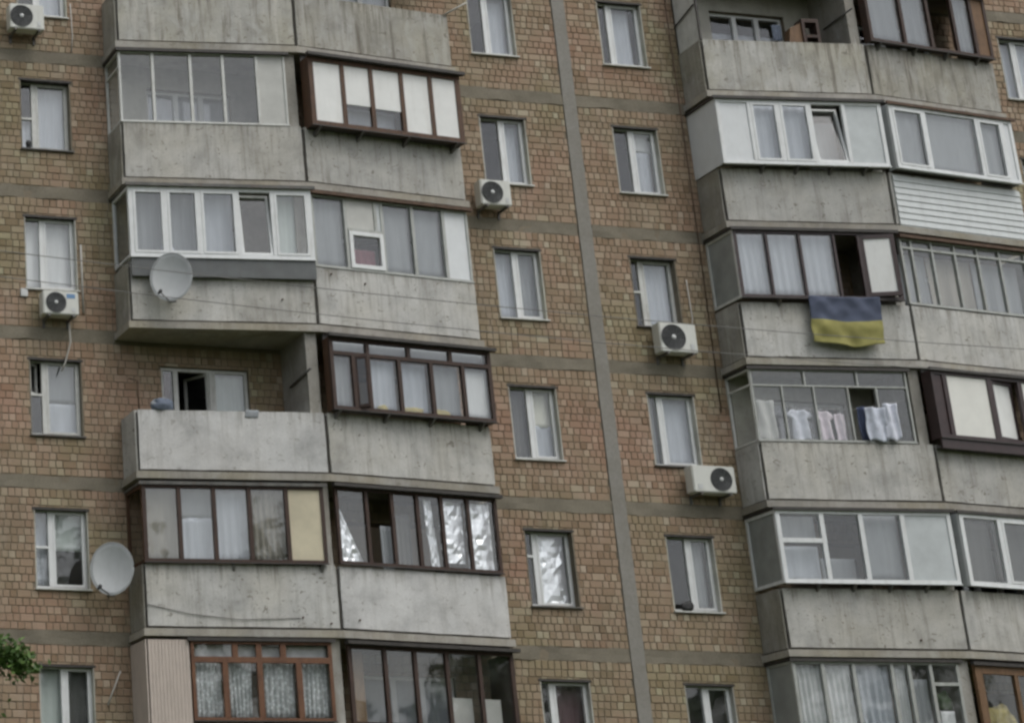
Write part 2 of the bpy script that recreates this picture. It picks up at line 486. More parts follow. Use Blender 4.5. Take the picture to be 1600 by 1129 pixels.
# ------------------------------------------------------------------ mesh helpers
class MB:
    def __init__(s):
        s.v, s.f, s.t = [], [], []

    def add(s, vs, fs, tone=None):
        o = len(s.v)
        s.v += [tuple(q) for q in vs]
        s.f += [tuple(i + o for i in q) for q in fs]
        if tone is not None:
            s.t += [tone] * len(fs)
        return s

    def box(s, x0, x1, y0, y1, z0, z1, M=None):
        vs = [Vector(q) for q in ((x0, y0, z0), (x1, y0, z0), (x1, y1, z0), (x0, y1, z0), (x0, y0, z1), (x1, y0, z1), (x1, y1, z1), (x0, y1, z1))]
        if M is not None:
            vs = [M @ q for q in vs]
        return s.add(vs, [(0, 3, 2, 1), (4, 5, 6, 7), (0, 1, 5, 4), (1, 2, 6, 5), (2, 3, 7, 6), (3, 0, 4, 7)])

    def ring(s, x0, x1, z0, z1, wd, y0, y1, M=None):
        """rectangular frame in the xz plane, members butted"""
        s.box(x0, x1, y0, y1, z0, z0 + wd, M)
        s.box(x0, x1, y0, y1, z1 - wd, z1, M)
        s.box(x0, x0 + wd, y0, y1, z0 + wd, z1 - wd, M)
        return s.box(x1 - wd, x1, y0, y1, z0 + wd, z1 - wd, M)

    def prism(s, poly, z0, z1):
        n = len(poly)
        vs = [(x, y, z0) for x, y in poly] + [(x, y, z1) for x, y in poly]
        fs = [tuple(range(n - 1, -1, -1)), tuple(range(n, 2 * n))]
        fs += [(i, (i + 1) % n, n + (i + 1) % n, n + i) for i in range(n)]
        return s.add(vs, fs)

    def tube(s, pts, r, n=7):
        pts = [Vector(q) for q in pts]
        rs = r if isinstance(r, (list, tuple)) else [r] * len(pts)
        vs = []
        for i, p in enumerate(pts):
            d = (pts[min(i + 1, len(pts) - 1)] - pts[max(i - 1, 0)]).normalized()
            a = d.cross(Vector((0.31, 0.17, 1)) if abs(d.z) < 0.95 else Vector((1, 0.2, 0))).normalized()
            b = d.cross(a)
            vs += [p + (a * math.cos(q * 2 * math.pi / n) + b * math.sin(q * 2 * math.pi / n)) * rs[i] for q in range(n)]
        fs = [(i * n + q, i * n + (q + 1) % n, (i + 1) * n + (q + 1) % n, (i + 1) * n + q) for i in range(len(pts) - 1) for q in range(n)]
        fs += [tuple(range(n - 1, -1, -1)), tuple(range((len(pts) - 1) * n, len(pts) * n))]
        return s.add(vs, fs)

    def lathe(s, prof, n=24, M=None):
        """profile of (radius, height) about local z"""
        vs = []
        for r_, h in prof:
            vs += [Vector((r_ * math.cos(q * 2 * math.pi / n), r_ * math.sin(q * 2 * math.pi / n), h)) for q in range(n)]
        if M is not None:
            vs = [M @ q for q in vs]
        fs = [(i * n + q, i * n + (q + 1) % n, (i + 1) * n + (q + 1) % n, (i + 1) * n + q) for i in range(len(prof) - 1) for q in range(n)]
        return s.add(vs, fs)

    def sheet(s, x0, x1, z0, z1, fn, nx=24, nz_=10, th=0.004):
        """cloth: grid in xz, depth and edges from fn(a, b) -> (dx, y, dz)"""
        fr = []
        for j in range(nz_ + 1):
            for i in range(nx + 1):
                a, b = i / nx, j / nz_
                dx, y, dz = fn(a, b)
                fr.append((x0 + (x1 - x0) * a + dx, y, z0 + (z1 - z0) * b + dz))
        n = len(fr)
        vs = fr + [(x, y + th, z) for x, y, z in fr]
        g = nx + 1
        fs = []
        for j in range(nz_):
            for i in range(nx):
                q = (j * g + i, j * g + i + 1, (j + 1) * g + i + 1, (j + 1) * g + i)
                fs.append(q)
                fs.append(tuple(n + k for k in reversed(q)))
        edge = [i for i in range(g)] + [j * g + nx for j in range(1, nz_ + 1)] + [nz_ * g + i for i in range(nx - 1, -1, -1)] + [j * g for j in range(nz_ - 1, 0, -1)]
        for k in range(len(edge)):
            a, b = edge[k], edge[(k + 1) % len(edge)]
            fs.append((b, a, n + a, n + b))
        return s.add(vs, fs)

    def build(s, name, mat, parent=None, smooth=False, world=False, bevel=0.0):
        me = bpy.data.meshes.new(name)
        vs = s.v
        if world and parent is not None:
            inv = parent_matrix(parent).inverted()
            vs = [inv @ Vector(q) for q in vs]
        me.from_pydata([tuple(q) for q in vs], [], s.f)
        me.materials.append(MATS[mat])
        if s.t:
            a = me.attributes.new('tone', 'FLOAT', 'FACE')
            a.data.foreach_set('value', s.t)
        if bevel:
            bm = bmesh.new()
            bm.from_mesh(me)
            bmesh.ops.bevel(bm, geom=bm.edges[:], offset=bevel, segments=2, affect='EDGES')
            bm.to_mesh(me)
            bm.free()
        if smooth:
            me.polygons.foreach_set('use_smooth', [True] * len(me.polygons))
        return link(name, me, parent)


def link(name, me, parent=None):
    o = bpy.data.objects.new(name, me)
    COL.objects.link(o)
    o.parent = parent
    return o


def parent_matrix(o):
    m = Matrix.LocRotScale(o.location, o.rotation_euler, o.scale)
    return parent_matrix(o.parent) @ m if o.parent else m


def empty(name, loc, rz=0, parent=None, label=None):
    o = bpy.data.objects.new(name, None)
    COL.objects.link(o)
    o.location = loc
    o.rotation_euler = (0, 0, rz)
    o.parent = parent
    o.empty_display_size = 0.2
    if label:
        o['label'] = label
    return o


def tag(o, label, cat, group=None, kind=None):
    o['label'] = label
    o['category'] = cat
    if group:
        o['group'] = group
    if kind:
        o['kind'] = kind
    return o


def structure(o, label=None):
    o['kind'] = 'structure'
    if label:
        o['label'] = label
    return o


# ------------------------------------------------------------------ ground
g = MB().box(-150, 180, -160, 40, -0.3, 0).build('ground', 'grass')
structure(g, 'grass ground in front of the apartment building')
a = MB().box(-150, 180, -45, -31, -0.25, 0.004).build('road', 'asphalt')
structure(a, 'asphalt road along the building')
a = MB().box(-150, 180, -31, -30.85, -0.25, 0.12).build('kerb', 'paving')
structure(a, 'concrete kerb beside the road')
a = MB().box(-150, 180, -3.2, -1.6, -0.25, 0.02).build('pavement', 'paving')
structure(a, 'paved path at the foot of the building')

# ------------------------------------------------------------------ the building: measures
H = 2.8
PB = 19.987                          # floor level of balcony row 0; row k lies H*k lower
D0, D1, D2 = 0.80, 1.226, 0.86
LX = (12.76, 16.223, 19.634)
RX = (25.195, 28.627, 31.875)
ZS, ZH = 0.795, 2.257                # window sill and head above floor level
COLS = {'L': (11.043, 12.054), 'M': (20.570, 21.571), 'R': (23.478, 24.485), 'F': (32.86, 33.86)}
WX0, WX1 = 6.5, 38.0


def FL(k):
    return PB - H * k


bld = empty('apartment_building', (20, 0, 0))
bld.location = (0, 0, 0)
tag(bld, 'tan brick apartment block with grey concrete balconies, many of them glazed in', 'building')

BACKWIN = {'LA': (13.59, 15.31), 'LB': (17.05, 18.9), 'RA': (26.03, 27.76), 'RB': (29.5, 31.2)}
holes = []
for k in range(0, 7):
    for c, (x0, x1) in COLS.items():
        holes.append((x0, x1, FL(k) + ZS, FL(k) + ZH))
    for c, (x0, x1) in BACKWIN.items():
        holes.append((x0, x1, FL(k) + ZS, FL(k) + 2.23))

# wall slab with real openings, row by row
mb = MB()
zs = sorted({0.0, 27.0} | {round(h[2], 4) for h in holes} | {round(h[3], 4) for h in holes})
for z0, z1 in zip(zs, zs[1:]):
    zc = (z0 + z1) / 2
    cut = sorted((h[0], h[1]) for h in holes if h[2] < zc < h[3])
    x = WX0
    for c0, c1 in cut:
        mb.box(x, c0, 0.014, 0.36, z0, z1)
        x = c1
    mb.box(x, WX1, 0.014, 0.36, z0, z1)
wall = mb.build('wall', 'mortar', bld)
mb = MB().box(WX0, WX1, 12, 12.3, 0, 27)
mb.box(WX0, WX0 + 0.3, 0.4, 12, 0, 27).box(WX1 - 0.3, WX1, 0.4, 12, 0, 27).box(WX0 + 0.3, WX1 - 0.3, 3.2, 12, 26.6, 26.9)
mb.build('rear_walls', 'mortar', bld)

# bricks
SEAM = (22.455, 22.735)
bricks = []
for k in range(-1, 6):
    base = FL(k) + 0.05
    for c in range(18):
        z0 = base + c * 0.14
        if c < 17:
            hgt, ww = 0.14, None
        else:
            hgt, ww = 2.55 - 17 * 0.14, 0.13
        for (xa, xb) in ((9.0, SEAM[0]), (SEAM[1], 38.0)):
            x = xa - rng.random() * 0.12
            while x < xb:
                if ww:
                    wd = ww
                else:
                    wd = 0.13 if rng.random() < 0.82 else 0.26
                bx0, bx1, bz0, bz1 = max(x, xa) + 0.007, min(x + wd, xb) - 0.007, z0 + 0.007, z0 + hgt - 0.007
                x += wd
                if bx1 - bx0 < 0.03:
                    continue
                ok = True
                for h in holes:
                    if bx1 > h[0] and bx0 < h[1] and bz1 > h[2] and bz0 < h[3]:
                        ox = min(bx1 - h[0], h[1] - bx0)
                        oz = min(bz1 - h[2], h[3] - bz0)
                        if ox >= (bx1 - bx0) * 0.98 and oz >= (bz1 - bz0) * 0.98:
                            ok = False
                            break
                        if ox / (bx1 - bx0) < oz / (bz1 - bz0):
                            if bx1 - h[0] < h[1] - bx0:
                                bx1 = h[0] - 0.001
                            else:
                                bx0 = h[1] + 0.001
                        else:
                            if bz1 - h[2] < h[3] - bz0:
                                bz1 = h[2] - 0.001
                            else:
                                bz0 = h[3] + 0.001
                        if bx1 - bx0 < 0.02 or bz1 - bz0 < 0.02:
                            ok = False
                            break
                if ok:
                    bricks.append((bx0, bx1, bz0, bz1))


def brick_shape(mb, x0, x1, z0, z1, tone, y=0.0):
    c = 0.006
    b = 0.016
    j = lambda: rng.uniform(-0.003, 0.003)
    vs = [(x0, b, z0), (x1, b, z0), (x1, b, z1), (x0, b, z1),
          (x0 + j(), y + c, z0 + j()), (x1 + j(), y + c, z0 + j()), (x1 + j(), y + c, z1 + j()), (x0 + j(), y + c, z1 + j()),
          (x0 + c, y, z0 + c), (x1 - c, y, z0 + c), (x1 - c, y + rng.uniform(-.002, .002), z1 - c), (x0 + c, y, z1 - c)]
    fs = [(8, 9, 10, 11)]
    for i in range(4):
        n = (i + 1) % 4
        fs += [(i, n, 4 + n, 4 + i), (4 + i, 4 + n, 8 + n, 8 + i)]
    mb.add(vs, fs, tone)


CAMP = Vector(cam.location)


def single_brick(b):
    # bare wall near the camera, in view, clear of balconies, windows' units and dish
    x0, x1, z0, z1 = b
    return x0 > 10.75 and x1 < 12.70 and z0 > 8.55 and not (z0 > 9.1 and x0 > 12.0 and z0 < 10.4)


near = sorted([b for b in bricks if single_brick(b) and abs((b[3] - b[2]) - 0.126) < 0.001 and (abs(b[1] - b[0] - 0.116) < 0.002 or abs(b[1] - b[0] - 0.246) < 0.002)],
              key=lambda b: (Vector((b[0], 0, b[2])) - CAMP).length)[:300]
near_set = set(near)


def tone():
    q = rng.random()
    if q < 0.07:
        return rng.uniform(0.0, 0.25)
    if q < 0.85:
        return rng.gauss(0.47, 0.17)
    return rng.uniform(0.75, 1.0)


mb = MB()
for b in bricks:
    if b not in near_set:
        brick_shape(mb, *b, min(1, max(0, tone())), rng.uniform(-0.004, 0.003))
o = mb.build('brick_courses', 'brick', bld)
o['kind'] = 'stuff'
protos = {}
for kind, wd in (('h', 0.116), ('s', 0.246)):
    protos[kind] = []
    for i in range(14):
        m_ = MB()
        brick_shape(m_, 0, wd, 0, 0.126, min(1, max(0, tone())), rng.uniform(-0.004, 0.003))
        me = bpy.data.meshes.new('brick')
        me.from_pydata(m_.v, [], m_.f)
        me.materials.append(MATS['brick'])
        at = me.attributes.new('tone', 'FLOAT', 'FACE')
        at.data.foreach_set('value', m_.t)
        protos[kind].append(me)
for b in near:
    o = link('brick', rng.choice(protos['h' if b[1] - b[0] < 0.2 else 's']), wall)
    o.location = (b[0], 0, b[2])


def rough_box(x0, x1, y0, y1, z0, z1, nx, ny, nz_, amp, seed=0):
    """box with slightly uneven faces and arrises"""
    m = MB()
    xs = [x0 + (x1 - x0) * i / nx for i in range(nx + 1)]
    ys = [y0 + (y1 - y0) * i / ny for i in range(ny + 1)]
    zz = [z0 + (z1 - z0) * i / nz_ for i in range(nz_ + 1)]
    idx = {}

    def vtx(i, j, k):
        q = (i, j, k)
        if q not in idx:
            p = Vector((xs[i], ys[j], zz[k]))
            d = noise.noise_vector(p * 3.1 + Vector((seed * 3.7, seed, 0))) * amp
            idx[q] = len(m.v)
            m.v.append((p.x + d.x, p.y + d.y, p.z + d.z))
        return idx[q]
    for i in range(nx):
        for k in range(nz_):
            m.f.append((vtx(i, 0, k), vtx(i + 1, 0, k), vtx(i + 1, 0, k + 1), vtx(i, 0, k + 1)))
            m.f.append((vtx(i, ny, k + 1), vtx(i + 1, ny, k + 1), vtx(i + 1, ny, k), vtx(i, ny, k)))
    for j in range(ny):
        for k in range(nz_):
            m.f.append((vtx(0, j + 1, k), vtx(0, j, k), vtx(0, j, k + 1), vtx(0, j + 1, k + 1)))
            m.f.append((vtx(nx, j, k), vtx(nx, j + 1, k), vtx(nx, j + 1, k + 1), vtx(nx, j, k + 1)))
    for i in range(nx):
        for j in range(ny):
            m.f.append((vtx(i, j + 1, 0), vtx(i + 1, j + 1, 0), vtx(i + 1, j, 0), vtx(i, j, 0)))
            m.f.append((vtx(i, j, nz_), vtx(i + 1, j, nz_), vtx(i + 1, j + 1, nz_), vtx(i, j + 1, nz_)))
    return m


# floor bands and the vertical seam
for k in range(-1, 7):
    for n_, (xa, xb) in enumerate(((WX0, LX[0] - 0.02), (LX[2] + 0.02, SEAM[0] - 0.004), (SEAM[1] + 0.004, RX[0] - 0.02), (RX[2] + 0.02, WX1))):
        rough_box(xa, xb, -0.004, 0.10, FL(k) - 0.20, FL(k) + 0.05, 60, 1, 2, 0.03, k * 5 + n_).build('floor_band', 'band', bld)
rough_box(SEAM[0], SEAM[1], -0.022, 0.05, 0, 26.5, 1, 1, 120, 0.007, 3).build('seam_strip', 'seam', bld)

# ------------------------------------------------------------------ balconies
FACES = {'LA': ((LX[0], -D0), (LX[1], -D1)), 'LB': ((LX[1], -D1), (LX[2], -D2)),
         'RA': ((RX[0], -D0), (RX[1], -D1)), 'RB': ((RX[1], -D1), (RX[2], -D2))}


def face_len(f):
    (ax, ay), (bx, by) = FACES[f]
    return math.hypot(bx - ax, by - ay)


def face_rot(f):
    (ax, ay), (bx, by) = FACES[f]
    return math.atan2(by - ay, bx - ax)


PARAPET_MAT = {('LA', 0): 'concrete_old', ('LB', 0): 'concrete_old', ('RA', 0): 'concrete_old', ('RB', 0): 'concrete_old',
               ('LA', 3): 'concrete_painted', ('LB', 4): 'concrete_painted', ('LB', 3): 'concrete', ('LA', 4): 'concrete'}
PARAPET_H = 1.14
for side, X in (('L', LX), ('R', RX)):
    for k in range(-1, 6):
        z = FL(k)
        b = empty('balcony', (X[1], -D1, z), 0, bld)
        ov = 0.045
        poly = [(X[0] - ov, 0.0), (X[0] - ov, -D0 - ov), (X[1], -D1 - ov), (X[2] + ov, -D2 - ov), (X[2] + ov, 0.0)]
        mb = MB().prism([(p[0] - X[1], p[1] + D1) for p in poly], -0.13, 0.0)
        mb.build('floor_slab', 'slab', b)
        # recessed joint between slab and parapet
        poly2 = [(X[0] + 0.03, -0.02), (X[0] + 0.03, -D0 + 0.03), (X[1], -D1 + 0.035), (X[2] - 0.03, -D2 + 0.03), (X[2] - 0.03, -0.02)]
        poly3 = [(X[2] - 0.07, -0.02), (X[2] - 0.07, -D2 + 0.07), (X[1], -D1 + 0.075), (X[0] + 0.07, -D0 + 0.07), (X[0] + 0.07, -0.02)]
        ring = [(p[0] - X[1], p[1] + D1) for p in poly2 + poly3]
        MB().prism(ring, 0.0, 1.10).build('joint_filler', 'joint', b)
        # side panels
        m_ = rough_box(X[0] - X[1], X[0] - X[1] + 0.085, D1 - D0 + 0.05, D1 - 0.02, 0.03, PARAPET_H, 1, 4, 5, 0.008, k)
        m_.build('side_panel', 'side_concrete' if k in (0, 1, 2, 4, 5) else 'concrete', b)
        m_ = rough_box(X[2] - X[1] - 0.085, X[2] - X[1], D1 - D2 + 0.05, D1 - 0.02, 0.03, PARAPET_H, 1, 4, 5, 0.008, k + 9)
        m_.build('side_panel', 'concrete', b)
        # divider between the two flats
        m_ = rough_box(-0.25, -0.035, 0.075, D1 - 0.002, 0.0, H - 0.13, 1, 4, 8, 0.006, k + 3)
        m_.build('divider_wall', 'concrete', b)
        for f in (side + 'A', side + 'B'):
            (ax, ay), _ = FACES[f]
            L = face_len(f)
            pan = empty('parapet', (ax - X[1], ay + D1, 0), face_rot(f), b)
            u0, u1 = (0.05, L - 0.03) if f.endswith('A') else (0.04, L - 0.01)
            seed = k * 7 + ord(f[0]) + ord(f[1])
            m_ = rough_box(u0, u1, 0.0, 0.09, 0.045, PARAPET_H, 16, 1, 6, 0.009, seed)
            p = m_.build('parapet_panel', PARAPET_MAT.get((f, k), 'concrete'), pan)
            p['u'] = 0
        # keep three levels only: the panel itself is the sub-part
        for ch in [c for c in bpy.data.objects if c.parent and c.parent.name.startswith('parapet') and c.parent.parent == b and c.type == 'MESH']:
            pe = ch.parent
            ch.parent = b
            ch.location = pe.location
            ch.rotation_euler = pe.rotation_euler
        for pe in [c for c in bpy.data.objects if c.parent == b and c.type == 'EMPTY']:
            bpy.data.objects.remove(pe)
for o in bpy.data.objects:
    if 'u' in o:
        del o['u']


# ------------------------------------------------------------------ windows in the brick wall
def pane(x0, x1, z0, z1, y, parent, name='pane', mat='glass', M=None):
    c = Vector(((x0 + x1) / 2, y, (z0 + z1) / 2))
    T = Matrix.Translation(c) @ Matrix.Rotation(R(rng.uniform(-0.5, 0.5)), 4, 'Z') @ Matrix.Rotation(R(rng.uniform(-0.35, 0.35)), 4, 'X') @ Matrix.Translation(-c)
    return MB().box(x0, x1, y, y + 0.006, z0, z1, T if M is None else M @ T).build(name, mat, parent)


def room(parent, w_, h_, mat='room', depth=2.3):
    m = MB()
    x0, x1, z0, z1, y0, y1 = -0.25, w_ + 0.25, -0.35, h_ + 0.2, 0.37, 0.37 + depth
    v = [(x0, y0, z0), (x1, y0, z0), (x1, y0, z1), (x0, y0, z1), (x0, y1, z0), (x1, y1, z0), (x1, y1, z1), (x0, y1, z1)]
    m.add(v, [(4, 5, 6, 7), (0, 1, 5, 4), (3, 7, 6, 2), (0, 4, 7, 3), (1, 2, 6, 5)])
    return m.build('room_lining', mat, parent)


def window(col, k, label, mull, split=None, frame='pvc', fw=0.055, reveal='plaster', sill='white_paint', left_open=False, setback=0.10, sash='right', thick_right=0.0):
    x0, x1 = COLS[col] if col in COLS else BACKWIN[col]
    zt = ZH if col in COLS else 2.23
    w_, h_ = x1 - x0, zt - ZS
    e = empty('window', (x0, 0, FL(k) + ZS), 0, bld, label)
    yf, yb = setback, setback + 0.07
    MB().ring(0.004, w_ - 0.004, 0.004, h_ - 0.004, fw, yf, yb).build('frame', frame, e)
    mx = mull * w_
    mw = 0.045
    MB().box(mx - mw, mx + mw, yf - 0.006, yb, fw, h_ - fw).build('mullion', frame, e)
    panes = [(fw, mx - mw, 'left'), (mx + mw, w_ - fw, 'right')]
    for a, b_, sd in panes:
        if sd == 'left' and split:
            zs_ = split * h_
            MB().box(a, b_, yf - 0.003, yb, zs_ - 0.022, zs_ + 0.022).build('cross_rail', frame, e)
            if left_open:
                pane(a, b_, fw, zs_ - 0.022, yf + 0.03, e)
                Mx = Matrix.Translation((a, yf + 0.03, 0)) @ Matrix.Rotation(R(34), 4, 'Z')
                MB().ring(0, b_ - a, zs_ + 0.03, h_ - fw - 0.01, 0.035, 0, 0.04, Mx).build('sash', frame, e)
                pane(0.035, b_ - a - 0.035, zs_ + 0.065, h_ - fw - 0.045, 0.02, e, M=Mx)
            else:
                pane(a, b_, fw, zs_ - 0.022, yf + 0.03, e)
                pane(a, b_, zs_ + 0.022, h_ - fw, yf + 0.03, e)
        elif sd == sash:
            MB().ring(a + 0.002, b_ - 0.002, fw + 0.002, h_ - fw - 0.002, 0.038, yf - 0.012, yb - 0.012).build('sash', frame, e)
            pane(a + 0.04, b_ - 0.04, fw + 0.04, h_ - fw - 0.04, yf + 0.02, e)
        else:
            pane(a, b_, fw, h_ - fw, yf + 0.03, e)
    if reveal:
        MB().box(w_ - 0.022, w_ - 0.001, 0.002, yf, 0.0, h_ - 0.044).build('reveal', reveal, e)
        MB().box(0.001, 0.022, 0.002, yf, 0.0, h_ - 0.044).build('reveal', reveal, e)
    MB().box(-0.03, w_ + 0.03, -0.008, yf - 0.02, h_ - 0.042, h_ - 0.001).build('lintel_shadow', 'dark_trim', e)  # dark strip painting the shadow line under the head of the opening
    MB().box(-0.02, w_ + 0.02, -0.06, yf, -0.028, -0.002).build('sill', sill, e)
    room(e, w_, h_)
    return e


WIN = {
    ('L', 0): ('top left window whose narrow side sash is dark above a pale half', 0.31, 0.47),
    ('L', 1): ('leftmost column window with bright white covering behind both panes', 0.36, None),
    ('L', 2): ('leftmost column window with a small side vent sash standing open', 0.31, 0.54),
    ('L', 3): ('left window beside the lower satellite dish, pale blind half drawn', 0.33, 0.52),
    ('L', 4): ('lowest left window with pale curtain left and dark curtain right', 0.47, None),
    ('M', 0): ('window just above the air conditioner right of the left balconies', 0.50, None),
    ('M', 1): ('window with two even grey blue panes left of the concrete seam', 0.48, None),
    ('M', 2): ('window with cream blind in its right pane left of the seam', 0.46, None),
    ('M', 3): ('window lined with crumpled foil in its wide right pane', 0.27, 0.66),
    ('M', 4): ('lowest window left of the seam with dark purple curtain', 0.27, 0.35),
    ('R', 0): ('window right of the seam with a white patch at its top', 0.44, None),
    ('R', 1): ('window with a long white sheet and a dark open side', 0.30, 0.52),
    ('R', 2): ('blue grey window above the air conditioner lowest on the wall', 0.30, None),
    ('R', 3): ('window right of the seam with a dark object on its sill', 0.50, None),
    ('R', 4): ('lowest window right of the seam with two dark panes', 0.46, None),
    ('L', -1): ('window cut by the top edge behind the corner air conditioner', 0.40, None),
    ('M', -1): ('window cut by the top edge left of the seam', 0.42, None),
    ('R', -1): ('topmost window right of the seam with a blue grey wide pane', 0.30, None),
    ('F', -1): ('window cut by the right picture edge beside the brown glazing', 0.42, None),
}
for k in range(0, 6):
    WIN[('F', k)] = ('window in the column beyond the right picture edge', 0.42, None)
    if k == 5:
        for c in 'LMR':
            WIN[(c, 5)] = ('window below the bottom picture edge', 0.42, None)
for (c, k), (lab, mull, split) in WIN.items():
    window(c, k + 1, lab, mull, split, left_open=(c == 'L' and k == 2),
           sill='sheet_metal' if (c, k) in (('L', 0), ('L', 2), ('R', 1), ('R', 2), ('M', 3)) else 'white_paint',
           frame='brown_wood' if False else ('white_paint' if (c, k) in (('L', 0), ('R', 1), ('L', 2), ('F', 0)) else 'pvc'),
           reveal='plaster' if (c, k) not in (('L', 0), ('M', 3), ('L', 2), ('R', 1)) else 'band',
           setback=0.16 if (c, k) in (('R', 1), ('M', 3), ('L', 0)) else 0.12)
# ------------------------------------------------------------------ curtains and other things behind glass
def curtain_mesh(x0, x1, z0, z1, y, folds=5, amp=0.02, seed=0, sag=0.0, taper=0.0):
    def fn(a, b):
        f = math.sin(a * folds * 2 * math.pi + seed + 0.6 * math.sin(b * 2.2 + seed)) * amp * (0.6 + 0.4 * (1 - b))
        f += noise.noise(Vector((a * 4 + seed, b * 2, seed))) * amp * 0.7
        return (-(a - 0.5) * taper * (x1 - x0) * (1 - b), y + f, -sag * math.sin(a * math.pi) * (1 - b))
    return MB().sheet(x0, x1, z0, z1, fn, max(8, folds * 6), 8)


def wall_curtain(col, k, fx0, fx1, fz0, fz1, mat, label, folds=5, name='curtain', cat='curtain', y=0.262):
    k = k + 1
    x0, x1 = COLS[col]
    w_, h_ = x1 - x0, ZH - ZS
    o = curtain_mesh(fx0 * w_, fx1 * w_, fz0 * h_, fz1 * h_, y, folds, 0.012, k * 1.7 + ord(col[0])).build(name, mat, None, True)
    o.location = (x0, 0, FL(k) + ZS)
    return tag(o, label, cat, 'curtains behind the windows')


WC = [
    ('L', 0, 0.36, 0.98, 0.02, 0.97, 'cur_blue', 'blue grey curtain in the wide pane of the top left window', 4),
    ('L', 0, 0.03, 0.31, 0.02, 0.46, 'cur_blue', 'short pale curtain in the lower half of the top left side sash', 2),
    ('L', 1, 0.03, 0.97, 0.03, 0.97, 'cur_white', 'bright white curtain above the air conditioner in the left column', 3),
    ('L', 2, 0.33, 0.97, 0.47, 0.98, 'cur_grey', 'grey roller blind, upper half of the window with the vent open', 1),
    ('L', 2, 0.33, 0.97, 0.03, 0.46, 'cur_blue', 'pale cloth, lower half of the window with the vent open', 2),
    ('L', 3, 0.36, 0.98, 0.50, 0.98, 'cur_green', 'pale greenish blind drawn halfway beside the lower dish', 1),
    ('L', 3, 0.03, 0.30, 0.03, 0.98, 'cur_blue', 'narrow pale curtain in the side sash near the lower dish', 2),
    ('L', 4, 0.03, 0.46, 0.03, 0.98, 'cur_green', 'pale green curtain in the lowest left window', 3),
    ('L', 4, 0.50, 0.98, 0.03, 0.98, 'cur_dark', 'dark grey curtain in the lowest left window', 3),
    ('M', 0, 0.52, 0.97, 0.03, 0.98, 'cur_blue', 'pale curtain right of the mullion over the balcony side air conditioner', 3),
    ('M', 1, 0.03, 0.50, 0.03, 0.98, 'cur_blue', 'blue grey curtain in left pane of the even two pane window', 3),
    ('M', 1, 0.52, 0.97, 0.03, 0.98, 'cur_grey', 'darker grey curtain in right pane of the even two pane window', 3),
    ('M', 2, 0.50, 0.97, 0.48, 0.98, 'cur_cream', 'cream blind filling the upper right pane left of the seam', 1),
    ('M', 2, 0.50, 0.97, 0.03, 0.50, 'cur_blue', 'pale grey cloth under the cream blind', 2),
    ('M', 2, 0.03, 0.40, 0.03, 0.90, 'cur_dark', 'dark green grey curtain beside the cream blind', 3),
    ('M', 4, 0.32, 0.97, 0.03, 0.98, 'cur_purple', 'dark purple curtain in the lowest window left of the seam', 4),
    ('R', 0, 0.48, 0.97, 0.70, 0.98, 'cur_white', 'short white blind at the top of the window right of the seam', 1),
    ('R', 0, 0.48, 0.92, 0.03, 0.69, 'cur_blue', 'grey blue curtain under the short white blind', 3),
    ('R', 1, 0.30, 0.92, 0.03, 0.97, 'cur_blue', 'long white sheet hanging in the window with a dark open side', 4),
    ('R', 2, 0.33, 0.97, 0.03, 0.98, 'cur_blue', 'blue grey curtain in the window over the lowest air conditioner', 3),
    ('R', 2, 0.03, 0.25, 0.03, 0.98, 'cur_grey', 'narrow grey curtain left of the mullion over the lowest air conditioner', 2),
    ('R', 3, 0.54, 0.90, 0.03, 0.98, 'cur_grey', 'slate curtain in the window with a dark object on its sill', 3),
    ('L', -1, 0.45, 0.97, 0.03, 0.97, 'cur_blue', 'pale curtain in the window behind the corner air conditioner', 3),
    ('M', -1, 0.46, 0.95, 0.03, 0.97, 'cur_blue', 'pale curtain in the topmost window left of the seam', 3),
    ('R', -1, 0.34, 0.84, 0.03, 0.97, 'cur_blue', 'blue grey curtain in the topmost window right of the seam', 3),
    ('F', -1, 0.10, 0.95, 0.03, 0.97, 'cur_blue', 'pale curtain in the window at the right picture edge', 4),
]
for a in WC:
    wall_curtain(*a)


def foil_mesh(x0, x1, z0, z1, y, seed, top0=0.0, top1=1.0, poly=None):
    r2 = random.Random(seed)
    nx, nz_ = 7, 13
    jit = {}

    def fn(a, b):
        q = (round(a * nx), round(b * nz_))
        if q not in jit:
            jit[q] = r2.gauss(0, 0.0075)
        dx = 0.0
        if 0 < q[0] < nx:
            dx = r2.uniform(-0.02, 0.02)
        if poly:
            lo, hi = poly(b)
            dx = (lo + a * (hi - lo) - a) * (x1 - x0)
        return dx, y + jit[q], 0
    cache = {}
    m = MB().sheet(x0, x1, z0, z1, lambda a, b: cache.setdefault((a, b), fn(a, b)), nx, nz_, 0.003)
    m.f = [t_ for q in m.f for t_ in (((q[0], q[1], q[2]), (q[0], q[2], q[3])) if (q[0] * 7 + q[2]) % 3 else ((q[0], q[1], q[3]), (q[1], q[2], q[3])))]
    return m


x0, x1 = COLS['M']
o = foil_mesh(0.32, 0.95, 0.06, 1.40, 0.31, 5).build('foil_sheet', 'foil')
o.location = (x0, 0, FL(4) + ZS)
tag(o, 'crumpled silver foil sheet filling the window near the lower balconies', 'foil', 'foil sheets behind glass')


